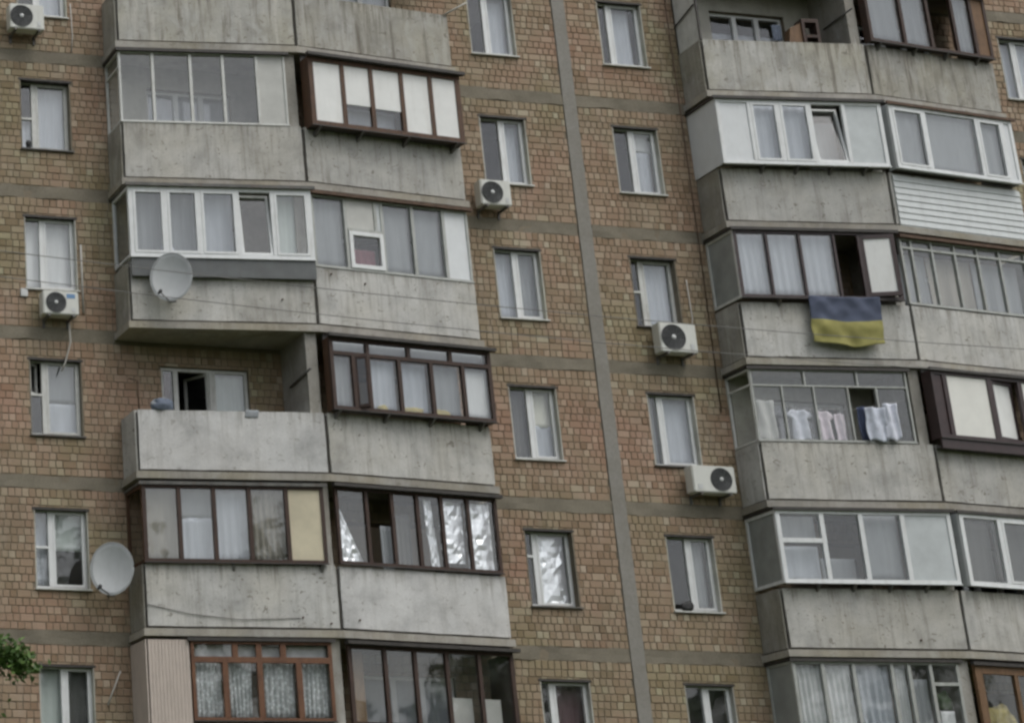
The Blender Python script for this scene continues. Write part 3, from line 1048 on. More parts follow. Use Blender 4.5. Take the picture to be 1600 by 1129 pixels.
# ------------------------------------------------------------------ balcony glazing
def glazing(f, k, label, us, z0, z1, off, mat, fw, kinds, fd=0.07, mw=None, transom=None, tsplits=None, side=None, awning='sheet_metal', aw=0.07,
            brackets=(), base=None, sashw=0.045, base_mat=None, lip=0.03):
    """us: member centre lines from left stile to right stile; kinds: one per bay"""
    (ax, ay), _ = FACES[f]
    e = empty('balcony_glazing', (ax, ay, FL(k)), face_rot(f), bld, label)
    mw = mw or fw * 0.8
    u0, u1 = us[0], us[-1]
    ya = -off if off > 0 else 0.015
    yb = ya + fd
    MB().ring(u0, u1, z0, z1, fw, ya, yb).build('frame', mat, e)
    zt = z1 - fw
    if transom:
        MB().box(u0 + fw, u1 - fw, ya - 0.004, yb, transom - mw / 2, transom + mw / 2).build('transom_rail', mat, e)
        ts = [u0 + fw] + list(tsplits) + [u1 - fw]
        for i, (a, b) in enumerate(zip(ts, ts[1:])):
            pane(a + (mw / 2 if i else 0), b - (mw / 2 if i < len(ts) - 2 else 0), transom + mw / 2, z1 - fw, ya + fd * 0.5, e, 'transom_pane')
            if i:
                MB().box(a - mw / 2, a + mw / 2, ya - 0.002, yb, transom + mw / 2, z1 - fw).build('transom_bar', mat, e)
        zt = transom - mw / 2
    for c in us[1:-1]:
        MB().box(c - mw / 2, c + mw / 2, ya - 0.003, yb, z0 + fw, zt).build('mullion', mat, e)
    n = len(us) - 1
    for i in range(n):
        a = us[i] + (fw if i == 0 else mw / 2)
        b = us[i + 1] - (fw if i == n - 1 else mw / 2)
        kd = kinds[i]
        arg = None
        if isinstance(kd, tuple):
            kd, arg = kd
        zb_, zt_ = z0 + fw, zt
        yg = ya + fd * 0.5
        if kd == 'g':
            pane(a, b, zb_, zt_, yg, e)
        elif kd == 'panel':
            MB().box(a, b, yg - 0.012, yg + 0.012, zb_, zt_).build('panel', arg, e)
        elif kd == 'sash':
            MB().ring(a + 0.003, b - 0.003, zb_ + 0.003, zt_ - 0.003, sashw, ya - 0.010, yb - 0.02).build('sash', mat, e)
            pane(a + sashw, b - sashw, zb_ + sashw, zt_ - sashw, yg - 0.01, e)
        elif kd == 'tilt':
            Mx = Matrix.Translation((0, ya + 0.03, zb_)) @ Matrix.Rotation(R(-arg), 4, 'X')
            MB().ring(a + 0.003, b - 0.003, 0.003, zt_ - zb_ - 0.003, sashw, -0.02, 0.04, Mx).build('sash', mat, e)
            pane(a + sashw, b - sashw, sashw, zt_ - zb_ - sashw, 0.0, e, M=Mx)
        elif kd == 'swing_opaque':
            Mx = Matrix.Translation((a, ya + 0.03, 0)) @ Matrix.Rotation(R(-arg), 4, 'Z')
            MB().ring(0.003, b - a - 0.003, zb_ + 0.004, zt_ - 0.004, sashw, -0.02, 0.03, Mx).build('sash', mat, e)
            pane(sashw, b - a - sashw, zb_ + sashw, zt_ - sashw, 0.0, e, 'panel', 'white_board', M=Mx)  # opaque white pane; above the flag it paints the sky's reflection
        elif kd == 'swing':      # hinged on the left, opened by arg degrees (+ outwards)
            Mx = Matrix.Translation((a, ya + 0.03, 0)) @ Matrix.Rotation(R(-arg), 4, 'Z')
            MB().ring(0.003, b - a - 0.003, zb_ + 0.004, zt_ - 0.004, sashw, -0.02, 0.03, Mx).build('sash', mat, e)
            pane(sashw, b - a - sashw, zb_ + sashw, zt_ - sashw, 0.0, e, M=Mx)
        elif kd == 'split':
            MB().box(a, b, ya - 0.002, yb, arg - mw / 2, arg + mw / 2).build('cross_rail', mat, e)
            pane(a, b, zb_, arg - mw / 2, yg, e)
            pane(a, b, arg + mw / 2, zt_, yg, e)
        elif kd == 'half':       # board above, glass below
            MB().box(a, b, yg - 0.012, yg + 0.012, arg, zt_).build('panel', 'white_board', e)
            pane(a, b, zb_, arg - 0.003, yg, e)
        elif kd == 'open':
            pass
    if awning:
        MB().box(u0 - 0.06, u1 + 0.07, ya - aw, ya - 0.012, z1 - 0.015, z1 + 0.044).build('awning_shadow_strip', awning, e)  # drip sheet, thickened and darkened to stand in for shadow under the slab
        MB().box(u0 + 0.01, u1 - 0.01, 0.035, 0.075, z1 + 0.001, 2.668).build('head_shadow_filler', 'dark_trim', e)  # dark strip painting the shade in the gap below the slab
    if off > 0.1 and base is None:
        base = 0.0
    if base is not None:
        bz = z0 - base
        if base > 0:
            MB().box(u0, u1, ya + 0.004, ya + 0.05, bz, z0 - 0.001).build('apron', base_mat or mat, e)
        MB().box(u0 + 0.01, u1 - 0.01, ya + 0.052, -0.004, bz + 0.002, bz + 0.022).build('base_board', 'dark_trim' if mat != 'pvc' else 'sheet_metal', e)
    for u in brackets:
        m = MB().add([(u - 0.02, -0.005, z0 - 0.14), (u + 0.02, -0.005, z0 - 0.14), (u - 0.02, -0.005, z0 - 0.01), (u + 0.02, -0.005, z0 - 0.01), (u - 0.02, -off - 0.01, z0 - 0.03), (u + 0.02, -off - 0.01, z0 - 0.03), (u - 0.02, -off - 0.01, z0 - 0.01), (u + 0.02, -off - 0.01, z0 - 0.01)],
                     [(0, 1, 3, 2), (4, 6, 7, 5), (0, 4, 5, 1), (2, 3, 7, 6), (0, 2, 6, 4), (1, 5, 7, 3)])
        m.build('bracket', 'steel', e)
    if lip:
        MB().box(u0 - 0.01, u1 + 0.01, ya - lip, ya - 0.001, z0 - 0.014, z0 + 0.006).build('drip_sill', mat if mat in ('pvc', 'white_paint', 'grey_paint') else 'dark_trim', e)
    if f.endswith('B') and off > 0.1:      # the outrigger's own cheeks
        cheek = side or 'brown_wood'
        MB().box(u0 + 0.004, u0 + 0.03, yb + 0.002, 0.05, z0 + 0.002, z1 - 0.002).build('cheek_panel', cheek, e)
        MB().box(u1 - 0.03, u1 - 0.004, yb + 0.002, D2 - 0.1, z0 + 0.002, z1 - 0.002).build('cheek_panel', cheek, e)
    elif f.endswith('B'):
        (bx, by) = FACES[f][1]
        MB().box(bx - 0.06, bx - 0.02, by + 0.09, -0.01, FL(k) + z0, FL(k) + z1).build('cheek_panel', mat, e, world=True)
    if f.endswith('A') and side:
        kind, sm = side
        r_ = face_rot(f)
        cx_, cy_ = ax + u0 * math.cos(r_) + ya * -math.sin(r_), ay + u0 * math.sin(r_) + ya * math.cos(r_)
        xs = cx_ - 0.004
        y0, y1 = cy_ + 0.012, -0.004
        zz0, zz1 = FL(k) + z0, FL(k) + z1
        if kind == 'panel':
            MB().box(xs, xs + 0.03, y0, y1, zz0, zz1).build('side_panel', sm, e, world=True)
        else:
            Mx = Matrix.Translation((xs + 0.045, y0, 0)) @ Matrix.Rotation(R(90), 4, 'Z')
            wd = y1 - y0
            MB().ring(0, wd, zz0, zz1, max(0.035, fw * 0.8), 0, 0.05, Mx).build('side_frame', sm, e, world=True)
            if kind == 'frost':
                MB().box(0.03, wd - 0.03, 0.02, 0.026, zz0 + 0.03, zz1 - 0.03, Mx).build('side_pane', 'side_frost', e, world=True)
            if kind in ('glass', 'split'):
                MB().box(0.03, wd - 0.03, 0.02, 0.026, zz0 + 0.03, zz1 - 0.03, Mx).build('side_pane', 'glass', e, world=True)
            if kind in ('split', 'splitopen'):
                zr = zz0 + (zz1 - zz0) * 0.78
                MB().box(0.04, wd - 0.04, 0.004, 0.045, zr - 0.02, zr + 0.02, Mx).build('side_rail', sm, e, world=True)
        if awning:
            MB().box(xs - aw * 0.7, ax + 0.05, y0, y1, FL(k) + z1 + 0.002, FL(k) + z1 + 0.046).build('side_awning', awning, e, world=True)
        if off > 0.1:
            MB().box(xs + 0.050, ax + 0.02, y0 + 0.1, y1, zz0 + 0.002, zz0 + 0.02).build('side_base', 'sheet_metal', e, world=True)
    return e


def behind(f, k, u0, u1, z0, z1, mat, label, y=0.125, folds=4, name='curtain', cat='curtain', group='curtains behind the balcony glazing', amp=0.012, taper=0):
    (ax, ay), _ = FACES[f]
    o = curtain_mesh(u0, u1, z0, z1, y, folds, amp, k * 2.3 + u0, taper=taper).build(name, mat, None, True)
    o.location = (ax, ay, FL(k))
    o.rotation_euler = (0, 0, face_rot(f))
    return tag(o, label, cat, group)


# --- left column, left face
glazing('LA', 1, 'thin white framed balcony glazing, clear panes, topmost of the left column',
        [0.02, 0.67, 1.40, 2.03, 2.69, 3.24], 1.16, 2.62, 0, 'white_paint', 0.035, ['g', 'g', 'g', 'g', ('panel', 'pale_board')], mw=0.055, side=('split', 'white_paint'), awning='dark_trim')
glazing('LA', 2, 'white plastic balcony glazing with a dark apron behind the upper satellite dish',
        [0.05, 0.74, 1.38, 2.10, 2.76, 3.50], 1.22, 2.62, 0.12, 'pvc', 0.08, ['sash', 'sash', 'sash', ('tilt', 7), 'sash'], mw=0.07, side=('glass', 'pvc'), base=0.37, base_mat='apron_grey')
glazing('LA', 4, 'dark brown wooden balcony glazing with a cream end pane',
        [0.04, 0.70, 1.33, 1.97, 2.64, 3.32], 1.16, 2.56, 0.06, 'dark_wood', 0.065, ['g', 'g', 'g', 'g', ('panel', 'cream_board')], mw=0.07, side=('frame', 'brown_wood'), brackets=(1.62, 3.2), aw=0.05)
glazing('LA', 5, 'red brown wooden balcony window with lace curtains and pink siding',
        [0.77, 1.36, 1.97, 2.66, 3.26], 1.22, 2.60, 0.03, 'red_wood', 0.06, ['g', 'g', 'g', 'g'], mw=0.10, transom=2.27, tsplits=(1.55, 1.97, 2.40), awning='dark_trim', aw=0.05)
# --- left column, right face
glazing('LB', 1, 'brown wooden balcony box jutting out with whitened panes, top of the left column',
        [0.08, 0.80, 1.42, 2.08, 2.72, 3.38], 1.10, 2.52, 0.25, 'brown_wood', 0.10, [('panel', 'white_board'), ('half', 1.62), ('half', 1.60), ('panel', 'white_board'), ('panel', 'white_board')], mw=0.085, brackets=(0.25, 1.15, 2.15, 3.2), awning='dark_trim', aw=0.12, side='brown_wood')
glazing('LB', 2, 'grey balcony glazing with a small white vent window in it',
        [0.06, 0.77, 1.55, 2.21, 2.88, 3.42], 1.16, 2.60, 0, 'grey_paint', 0.045, ['g', 'open', 'g', 'g', ('panel', 'pvc_panel')], mw=0.06, awning='rust', aw=0.10)
glazing('LB', 3, 'dark brown balcony box with a row of top lights and one sash swung open',
        [0.08, 0.55, 0.86, 1.50, 2.17, 2.84, 3.46], 1.17, 2.54, 0.20, 'dark_wood', 0.07, ['g', ('swing', 38), 'g', 'g', 'g', 'g'], mw=0.07, transom=2.24, tsplits=(0.86, 1.72, 2.6), brackets=(0.2, 1.2, 2.15, 3.2), awning='dark_trim', aw=0.12, side='brown_wood')
glazing('LB', 4, 'brown wooden balcony glazing lined with silver foil',
        [0.05, 0.68, 1.20, 1.72, 2.22, 2.77, 3.38], 1.18, 2.58, 0.03, 'dark_wood', 0.06, ['g', 'open', 'g', 'g', 'g', 'g'], mw=0.065, awning='dark_trim', aw=0.12)
glazing('LB', 5, 'dark brown balcony glazing with clear panes at the bottom edge',
        [0.06, 0.79, 1.39, 2.03, 2.69, 3.40], 1.16, 2.57, 0.03, 'dark_wood', 0.075, ['g', 'g', 'g', 'g', 'g'], mw=0.07, awning='dark_trim', aw=0.14)
# --- right column, left face
glazing('RA', 1, 'white plastic balcony glazing with a blank end panel and one open sash',
        [0.02, 0.70, 1.30, 1.95, 2.65, 3.44], 1.17, 2.56, 0.20, 'pvc', 0.075, [('panel', 'pvc_panel'), 'sash', 'sash', ('tilt', 9), ('panel', 'frost')], mw=0.07, side=('panel', 'pvc_panel'), brackets=(0.85, 1.55, 2.25, 2.95), awning='dark_trim', aw=0.06)
glazing('RA', 2, 'dark framed balcony glazing with an open sash above the flag',
        [0.03, 0.69, 1.36, 2.06, 2.56, 3.30], 1.20, 2.60, 0.12, 'purple_brown', 0.065, ['g', 'g', 'g', 'open', ('swing_opaque', 14)], mw=0.045, side=('frost', 'white_paint'), awning='dark_trim', aw=0.06, brackets=(0.8,), sashw=0.08)  # opaque white pane of the open sash paints the sky's reflection
glazing('RA', 3, 'thin grey balcony glazing with laundry hanging behind the panes',
        [0.02, 0.62, 1.25, 1.93, 2.50, 3.14], 1.17, 2.60, 0, 'grey_paint', 0.035, ['g', 'g', 'g', 'open', 'g'], mw=0.03, transom=2.27, tsplits=(1.1, 2.15), side=('splitopen', 'white_paint'), awning='dark_trim', aw=0.05)
glazing('RA', 4, 'white plastic balcony glazing with a frosted end pane, lower right column',
        [0.04, 0.92, 1.68, 2.49, 3.44], 1.22, 2.60, 0.15, 'pvc', 0.075, [('split', 2.02), 'g', 'g', ('panel', 'frost')], mw=0.085, side=('frost', 'pvc'), awning='dark_trim', aw=0.05, brackets=(0.7, 1.4, 2.1, 2.8))
glazing('RA', 5, 'old grey balcony glazing with curtains at the bottom right',
        [0.03, 0.60, 1.19, 1.92, 2.25, 2.66, 3.20], 1.16, 2.60, 0, 'grey_paint', 0.05, ['g', 'g', 'g', 'g', 'g', ('split', 2.2)], mw=0.06, side=('frost', 'grey_paint'), awning='dark_trim', aw=0.05)
# --- right column, right face
glazing('RB', 0, 'brown balcony glazing with a dark gap and a tan wooden end, top right',
        [0.06, 0.95, 1.65, 2.30, 2.80, 3.20], 1.17, 2.58, 0.13, 'dark_wood', 0.07, ['g', 'g', 'open', 'g', ('panel', 'orange_wood')], mw=0.07, brackets=(0.3, 1.2, 2.0, 2.8), awning='dark_trim', aw=0.1, side='dark_wood')
glazing('RB', 1, 'white plastic balcony glazing with one wide pane at the right edge',
        [0.12, 0.98, 2.30, 2.96, 3.22], 1.18, 2.56, 0.20, 'pvc', 0.075, ['sash', 'g', 'sash', ('panel', 'pvc_panel')], mw=0.08, awning='rust', aw=0.05, side='frost')
glazing('RB', 2, 'narrow grey multi pane balcony glazing at the right edge',
        [0.03, 0.30, 0.80, 1.36, 1.93, 2.48, 3.15], 1.18, 2.56, 0, 'grey_paint', 0.045, ['g'] * 6, mw=0.045, transom=2.36, tsplits=(0.30, 0.80, 1.36, 1.93, 2.48), awning='rust', aw=0.10)
glazing('RB', 3, 'thick dark purple brown plastic balcony glazing at the right edge',
        [0.02, 0.33, 1.40, 2.15, 3.20], 1.24, 2.58, 0.20, 'purple_brown', 0.075, [('panel', 'purple_brown'), ('panel', 'cream_white'), ('swing_opaque', -12), ('panel', 'cream_white')], mw=0.10, awning='dark_trim', aw=0.06, side='purple_brown', base=0.2, base_mat='purple_brown', sashw=0.06)
glazing('RB', 4, 'white plastic balcony glazing with dark panes at the right edge',
        [0.15, 1.08, 2.1, 3.18], 1.22, 2.60, 0.15, 'pvc', 0.085, ['g', 'sash', 'g'], mw=0.10, awning='dark_trim', aw=0.04, side='frost')
glazing('RB', 5, 'orange brown wooden balcony glazing in the bottom right corner',
        [0.02, 0.95, 1.9, 3.18], 1.16, 2.56, 0.03, 'orange_wood', 0.16, ['g', 'g', 'g'], mw=0.08, awning='dark_trim', aw=0.06)

# pink corrugated siding beside the lace curtained window
e = empty('siding', (LX[0], -D0, FL(5)), face_rot('LA'), bld, 'pink beige ribbed siding at the lowest left balcony')
n = 12
for i in range(n):
    u = 0.02 + i * 0.0605
    MB().add([(u, -0.021, 1.12), (u + 0.050, -0.021, 1.12), (u + 0.0585, -0.012, 1.12), (u - 0.002, -0.012, 1.12), (u, -0.021, 2.61), (u + 0.050, -0.021, 2.61), (u + 0.0585, -0.012, 2.61), (u - 0.002, -0.012, 2.61)],
             [(0, 1, 5, 4), (1, 2, 6, 5), (3, 0, 4, 7), (4, 5, 6, 7), (0, 3, 2, 1), (2, 3, 7, 6)]).build('siding_strip', 'pink_siding', e)
for i in range(9):
    y = -D0 - 0.02 + i * 0.0895
    MB().box(LX[0] - 0.03, LX[0] - 0.008, y, y + 0.08, FL(5) + 1.12, FL(5) + 2.61).build('siding_strip', 'pink_siding', e, world=True)
MB().box(0.76, 3.3, -0.07, -0.002, 1.06, 1.14).build('base_rail', 'red_wood', e)

# white clapboard cladding on the right edge parapet (row 1)
e = empty('cladding', (RX[1], -D1, FL(1)), face_rot('RB'), bld, 'white horizontal cladding boards on the right edge parapet')
for i in range(9):
    z = -0.10 + i * 0.133
    MB().add([(0.10, -0.040, z), (3.28, -0.040, z), (3.28, -0.022, z + 0.128), (0.10, -0.022, z + 0.128), (0.10, -0.012, z), (3.28, -0.012, z), (3.28, -0.012, z + 0.128), (0.10, -0.012, z + 0.128)],
             [(0, 1, 2, 3), (4, 7, 6, 5), (0, 4, 5, 1), (3, 2, 6, 7), (0, 3, 7, 4), (1, 5, 6, 2)]).build('cladding_board', 'white_siding', e)

# small vent window inside the grey glazing
e = empty('vent_window', (LX[1], -D1, FL(2)), face_rot('LB'), bld, 'small white vent window inside the grey balcony glazing')
MB().ring(0.81, 1.53, 1.205, 1.93, 0.075, -0.012, 0.07).build('frame', 'pvc', e)
pane(0.885, 1.455, 1.28, 1.855, 0.03, e)
MB().box(0.80, 1.53, 0.0, 0.06, 1.935, 1.99).build('cross_rail', 'grey_paint', e)
MB().box(1.38, 1.43, 0.004, 0.06, 1.99, 2.555).build('cross_post', 'grey_paint', e)
MB().box(0.80, 1.38, 0.03, 0.045, 1.99, 2.555).build('panel', 'pale_board', e)
MB().box(1.43, 1.52, 0.03, 0.045, 1.99, 2.555).build('panel', 'frost', e)


# windows on the back wall of the balconies that can be looked into
def back_window(f, k, label, n=3, frame='pvc'):
    x0, x1 = BACKWIN[f]
    w_, h_ = x1 - x0, 2.23 - ZS
    e = empty('window', (x0, 0, FL(k) + ZS), 0, bld, label)
    MB().ring(0.004, w_ - 0.004, 0.004, h_ - 0.004, 0.06, 0.08, 0.15).build('frame', frame, e)
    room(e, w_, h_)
    return e, w_, h_


e, w_, h_ = back_window('LA', 3, 'three part window at the back of the open left balcony', frame='white_paint')
for x, wd in ((0.30, 0.09), (1.02, 0.12)):
    MB().box(x - wd / 2, x + wd / 2, 0.07, 0.15, 0.06, h_ - 0.06).build('mullion', 'white_paint', e)
pane(0.06, 0.255, 0.06, h_ - 0.06, 0.11, e)
pane(1.08, w_ - 0.06, 0.06, h_ - 0.06, 0.11, e)
Mx = Matrix.Translation((0.96, 0.10, 0)) @ Matrix.Rotation(R(118), 4, 'Z')
MB().ring(0, 0.58, 0.065, h_ - 0.065, 0.05, 0, 0.04, Mx).build('sash', 'white_paint', e)
pane(0.05, 0.53, 0.115, h_ - 0.115, 0.02, e, M=Mx)
o = curtain_mesh(1.06, w_ - 0.03, 0.03, h_ - 0.03, 0.21, 3, 0.02, 4).build('curtain', 'cur_green', None, True)
o.location = (BACKWIN['LA'][0], 0, FL(3) + ZS)
tag(o, 'pale curtain in the right pane behind the open left balcony', 'curtain', 'curtains behind the windows')
o = curtain_mesh(0.03, 0.27, 0.03, h_ - 0.03, 0.21, 2, 0.015, 2).build('curtain', 'cur_purple', None, True)
o.location = (BACKWIN['LA'][0], 0, FL(3) + ZS)
tag(o, 'dark brown curtain in the narrow pane behind the open left balcony', 'curtain', 'curtains behind the windows')

for f, k, lab, cm in (('LA', 1, 'white window seen through the top left clear glazing', 'cur_blue'), ('RA', 0, 'white window at the back of the open top right balcony', 'cur_blue'),
                      ('LB', 5, 'white window seen through the bottom dark brown glazing', 'cur_blue'), ('LB', 0, 'window above the streaked parapet at the top edge', 'cur_blue'),
                      ('RA', 3, 'window behind the laundry balcony', None), ('LA', 2, 'window behind the upper dish balcony', None), ('LB', 2, 'window behind the grey glazing', None),
                      ('RB', 4, 'window behind the dark paned right edge glazing', None), ('RB', 2, 'window behind the multi pane right edge glazing', None), ('RB', 0, 'window behind the top right brown glazing', None)):
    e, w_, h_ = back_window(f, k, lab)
    for x in (w_ * 0.36, w_ * 0.66):
        MB().box(x - 0.05, x + 0.05, 0.07, 0.15, 0.06, h_ - 0.06).build('mullion', 'pvc', e)
    for a, b in ((0.06, w_ * 0.36 - 0.05), (w_ * 0.36 + 0.05, w_ * 0.66 - 0.05), (w_ * 0.66 + 0.05, w_ - 0.06)):
        pane(a, b, 0.06, h_ - 0.06, 0.11, e)
    if cm:
        o = curtain_mesh(0.03, w_ - 0.03, 0.03, h_ * (0.98 if f != 'RA' else 0.72), 0.21, 7, 0.02, k).build('curtain', cm, None, True)
        o.location = (BACKWIN[f][0], 0, FL(k) + ZS)
        tag(o, 'pale curtain in the ' + lab, 'curtain', 'curtains behind the windows')

# painted linings on the back walls of some balconies
for f, k, mat in (('LA', 1, 'plaster'), ('RA', 0, 'plaster'), ('RA', 3, 'plaster'), ('LA', 2, 'plaster'), ('LB', 2, 'plaster')):
    X = LX if f[0] == 'L' else RX
    xa, xb = (X[0] + 0.09, X[1] - 0.24) if f[1] == 'A' else (X[1], X[2] - 0.09)
    b0, b1 = BACKWIN[f]
    z = FL(k)
    m = MB()
    m.box(xa, b0, -0.03, -0.012, z + 0.001, z + H - 0.135).box(b1, xb, -0.03, -0.012, z + 0.001, z + H - 0.135)
    m.box(b0, b1, -0.03, -0.012, z + 0.001, z + ZS).box(b0, b1, -0.03, -0.012, z + 2.23, z + H - 0.135)
    m.build('wall_lining', mat, bld)

# --- things behind the balcony panes
B = behind
B('LA', 2, 0.14, 0.70, 1.28, 2.58, 'cur_grey', 'grey curtain in the first pane behind the upper dish', folds=3)
B('LA', 2, 0.76, 1.34, 1.28, 2.58, 'cur_grey', 'grey curtain in the second pane behind the upper dish', folds=3)
B('LA', 2, 1.40, 2.05, 1.28, 2.58, 'cur_blue', 'grey blue curtain in the middle pane of the white dish balcony', folds=3)
B('LA', 2, 2.80, 3.40, 1.28, 2.58, 'cur_green', 'pale frosted curtain in the end pane of the white dish balcony', folds=2)
B('LA', 4, 0.10, 0.68, 1.20, 2.52, 'cur_beige', 'beige curtain in the first pane of the dark wooden glazing', folds=3)
B('LA', 4, 0.72, 1.31, 1.20, 2.0, 'cur_blue', 'pale low curtain in the second pane of the dark wooden glazing', folds=4)
B('LA', 4, 0.72, 1.31, 2.0, 2.52, 'cur_grey', 'grey upper curtain in the second pane of the dark wooden glazing', folds=2)
B('LA', 4, 1.35, 1.95, 1.20, 2.52, 'cur_blue', 'blue grey curtain in the third pane of the dark wooden glazing', folds=4)
B('LA', 4, 1.99, 2.62, 1.20, 2.52, 'cur_beige', 'pleated beige curtain in the fourth pane of the dark wooden glazing', folds=6, amp=0.03)
for i, (a, b) in enumerate(((0.82, 1.31), (1.41, 1.86), (2.04, 2.60), (2.72, 3.2))):
    B('LA', 5, a, b, 1.28, 2.24, 'cur_lace', ('first', 'second', 'third', 'last')[i] + ' white lace curtain in the red brown balcony window', folds=6, amp=0.025, taper=0.12 if i == 1 else 0)
B('LA', 5, 0.82, 3.2, 2.30, 2.54, 'cur_white', 'pale strip of cloth across the top lights of the red brown window', folds=9, amp=0.015)
B('LB', 1, 0.83, 2.05, 1.16, 1.66, 'cur_blue', 'grey mauve cloth low behind the middle panes of the jutting brown box', folds=3, amp=0.02, y=0.05)
B('LB', 2, 0.10, 0.74, 1.2, 2.56, 'cur_grey', 'grey cloth in the first pane of the grey glazing', folds=2)
B('LB', 2, 1.58, 2.18, 1.2, 2.56, 'cur_grey', 'grey cloth right of the small vent window', folds=2)
B('LB', 2, 2.24, 2.84, 1.2, 2.56, 'cur_grey', 'grey cloth next to the white end panel', folds=2)
B('LB', 2, 0.95, 1.4, 1.22, 1.62, 'cloth_red', 'dull red cloth seen in the small white vent window', folds=3, name='red_cloth', cat='cloth', group='cloths on the balconies')
B('LB', 3, 0.14, 0.54, 1.24, 2.2, 'cur_grey', 'grey curtain left of the swung open sash', folds=3, y=-0.05)
B('LB', 3, 0.90, 1.47, 1.24, 2.2, 'cur_blue', 'blue grey curtain right of the swung open sash', folds=4, y=-0.05)
B('LB', 3, 1.54, 2.14, 1.24, 2.2, 'cur_blue', 'blue grey curtain in the middle of the top lit brown box', folds=3, y=-0.03)
B('LB', 3, 2.21, 2.81, 1.24, 2.2, 'cur_grey', 'grey curtain next to last in the top lit brown box', folds=3, y=-0.05)
B('LB', 3, 2.88, 3.40, 1.24, 2.2, 'cur_white', 'pale sheet in the end pane of the top lit brown box', folds=1, amp=0.01, y=-0.08)
B('LB', 3, 0.14, 3.40, 2.26, 2.5, 'cur_grey', 'grey strip behind the top lights of the brown box', folds=3, amp=0.01, y=-0.04)
B('RA', 1, 0.78, 1.28, 1.24, 2.5, 'cur_blue', 'pale blue curtain in the first pane of the white right balcony', folds=3, y=-0.05)
B('RA', 1, 1.34, 1.92, 1.24, 2.5, 'cur_blue', 'pale blue curtain in the second pane of the white right balcony', folds=3, y=-0.05)
B('RA', 1, 2.0, 2.62, 1.24, 2.25, 'cur_grey', 'grey curtain behind the tilted sash of the white right balcony', folds=3, y=0.2)
for i, (a, b) in enumerate(((0.10, 0.66), (0.72, 1.33), (1.40, 2.03))):
    B('RA', 2, a, b, 1.27, 2.54, 'cur_blue', ('first', 'second', 'third')[i] + ' pale curtain behind the dark framed glazing over the flag', folds=4, y=0.0)
B('RA', 4, 0.12, 0.88, 1.3, 1.95, 'cur_blue', 'pale low cloth in the split pane of the lower right balcony', folds=3, y=0.08)
B('RA', 4, 0.12, 0.88, 2.05, 2.52, 'cur_grey', 'grey upper curtain in the split pane of the lower right balcony', folds=3, y=0.08)
B('RA', 4, 0.97, 1.63, 1.3, 1.75, 'cur_grey', 'low grey cloth in the second pane of the lower right balcony', folds=3, y=0.2)
B('RA', 4, 1.73, 2.44, 1.3, 2.54, 'cur_grey', 'plain grey curtain in the third pane of the lower right balcony', folds=2, amp=0.008, y=0.0)
for i, (a, b, m) in enumerate(((0.08, 0.57, 'cur_white'), (0.63, 1.16, 'cur_white'), (1.22, 1.9, 'cur_blue'), (1.95, 2.22, 'cur_white'))):
    B('RA', 5, a, b, 1.2, 2.54, m, ('first', 'second', 'third', 'fourth')[i] + ' pleated pale curtain in the bottom right grey glazing', folds=5, amp=0.035)
B('RA', 5, 2.3, 2.62, 1.2, 2.3, 'cur_grey', 'mottled grey cloth in the bottom right grey glazing', folds=3)
B('RA', 5, 2.78, 3.05, 1.2, 1.72, 'cur_white', 'white cloth low in the last pane of the bottom right grey glazing', folds=2)
B('RB', 0, 0.14, 0.90, 1.25, 2.5, 'cur_slate', 'blue grey curtain in the first pane of the top right brown glazing', folds=3, y=-0.03)
B('RB', 0, 1.0, 1.60, 1.25, 2.5, 'cur_slate', 'blue grey curtain left of the dark gap in the top right glazing', folds=3, y=-0.03)
B('RB', 0, 2.34, 2.76, 1.25, 2.5, 'cur_slate', 'blue grey curtain right of the dark gap in the top right glazing', folds=3, y=-0.03)
B('RB', 1, 0.22, 0.94, 1.25, 2.5, 'cur_grey', 'grey curtain in the first pane of the right edge white glazing', folds=3, y=-0.10)
B('RB', 1, 1.02, 2.26, 1.25, 2.5, 'cur_grey', 'wide grey curtain in the right edge white glazing', folds=2, amp=0.01, y=-0.10)
B('RB', 1, 2.35, 2.92, 1.25, 2.5, 'cur_grey', 'grey curtain next to the end panel of the right edge white glazing', folds=2, y=-0.10)
for i, (a, b) in enumerate(((0.07, 0.78), (0.82, 1.90), (1.95, 3.1))):
    B('RB', 2, a, b, 1.24, 2.3, 'cur_grey' if i != 1 else 'cur_beige', ('left', 'middle', 'right')[i] + ' dusty curtain behind the narrow right edge panes', folds=4, y=0.25)
for i, (a, b) in enumerate(((0.25, 1.04), (1.12, 2.05), (2.15, 3.1))):
    B('RB', 4, a, b, 1.28, 2.52, 'cur_dark', ('first', 'second', 'third')[i] + ' dark green grey sheet added to darken the dark paned white glazing', folds=3, y=0.1)  # dark sheets added only to keep these panes dark
for i, (a, b, m) in enumerate(((0.25, 0.55, 'tan_wood'), (0.72, 0.74, 'cur_dark'))):
    if i == 0:
        o = MB().box(a, b, 0.32, 0.36, 1.1, 2.5).build('plank', m)
        o.location = (LX[1], -D1, FL(5))
        o.rotation_euler = (0, 0, face_rot('LB'))
        tag(o, 'tan wooden board leaning behind the bottom dark glazing', 'board')
for i, (a, b) in enumerate(((2.12, 2.62), (2.78, 3.2))):
    o = MB().box(a, b, 0.20, 0.225, 1.1, 1.75).build('board', 'pale_board')
    o.location = (LX[1], -D1, FL(5))
    o.rotation_euler = (0, 0, face_rot('LB'))
    tag(o, ('left', 'right')[i] + ' one of two pale boards low behind the bottom dark glazing', 'board', 'boards behind the bottom glazing')

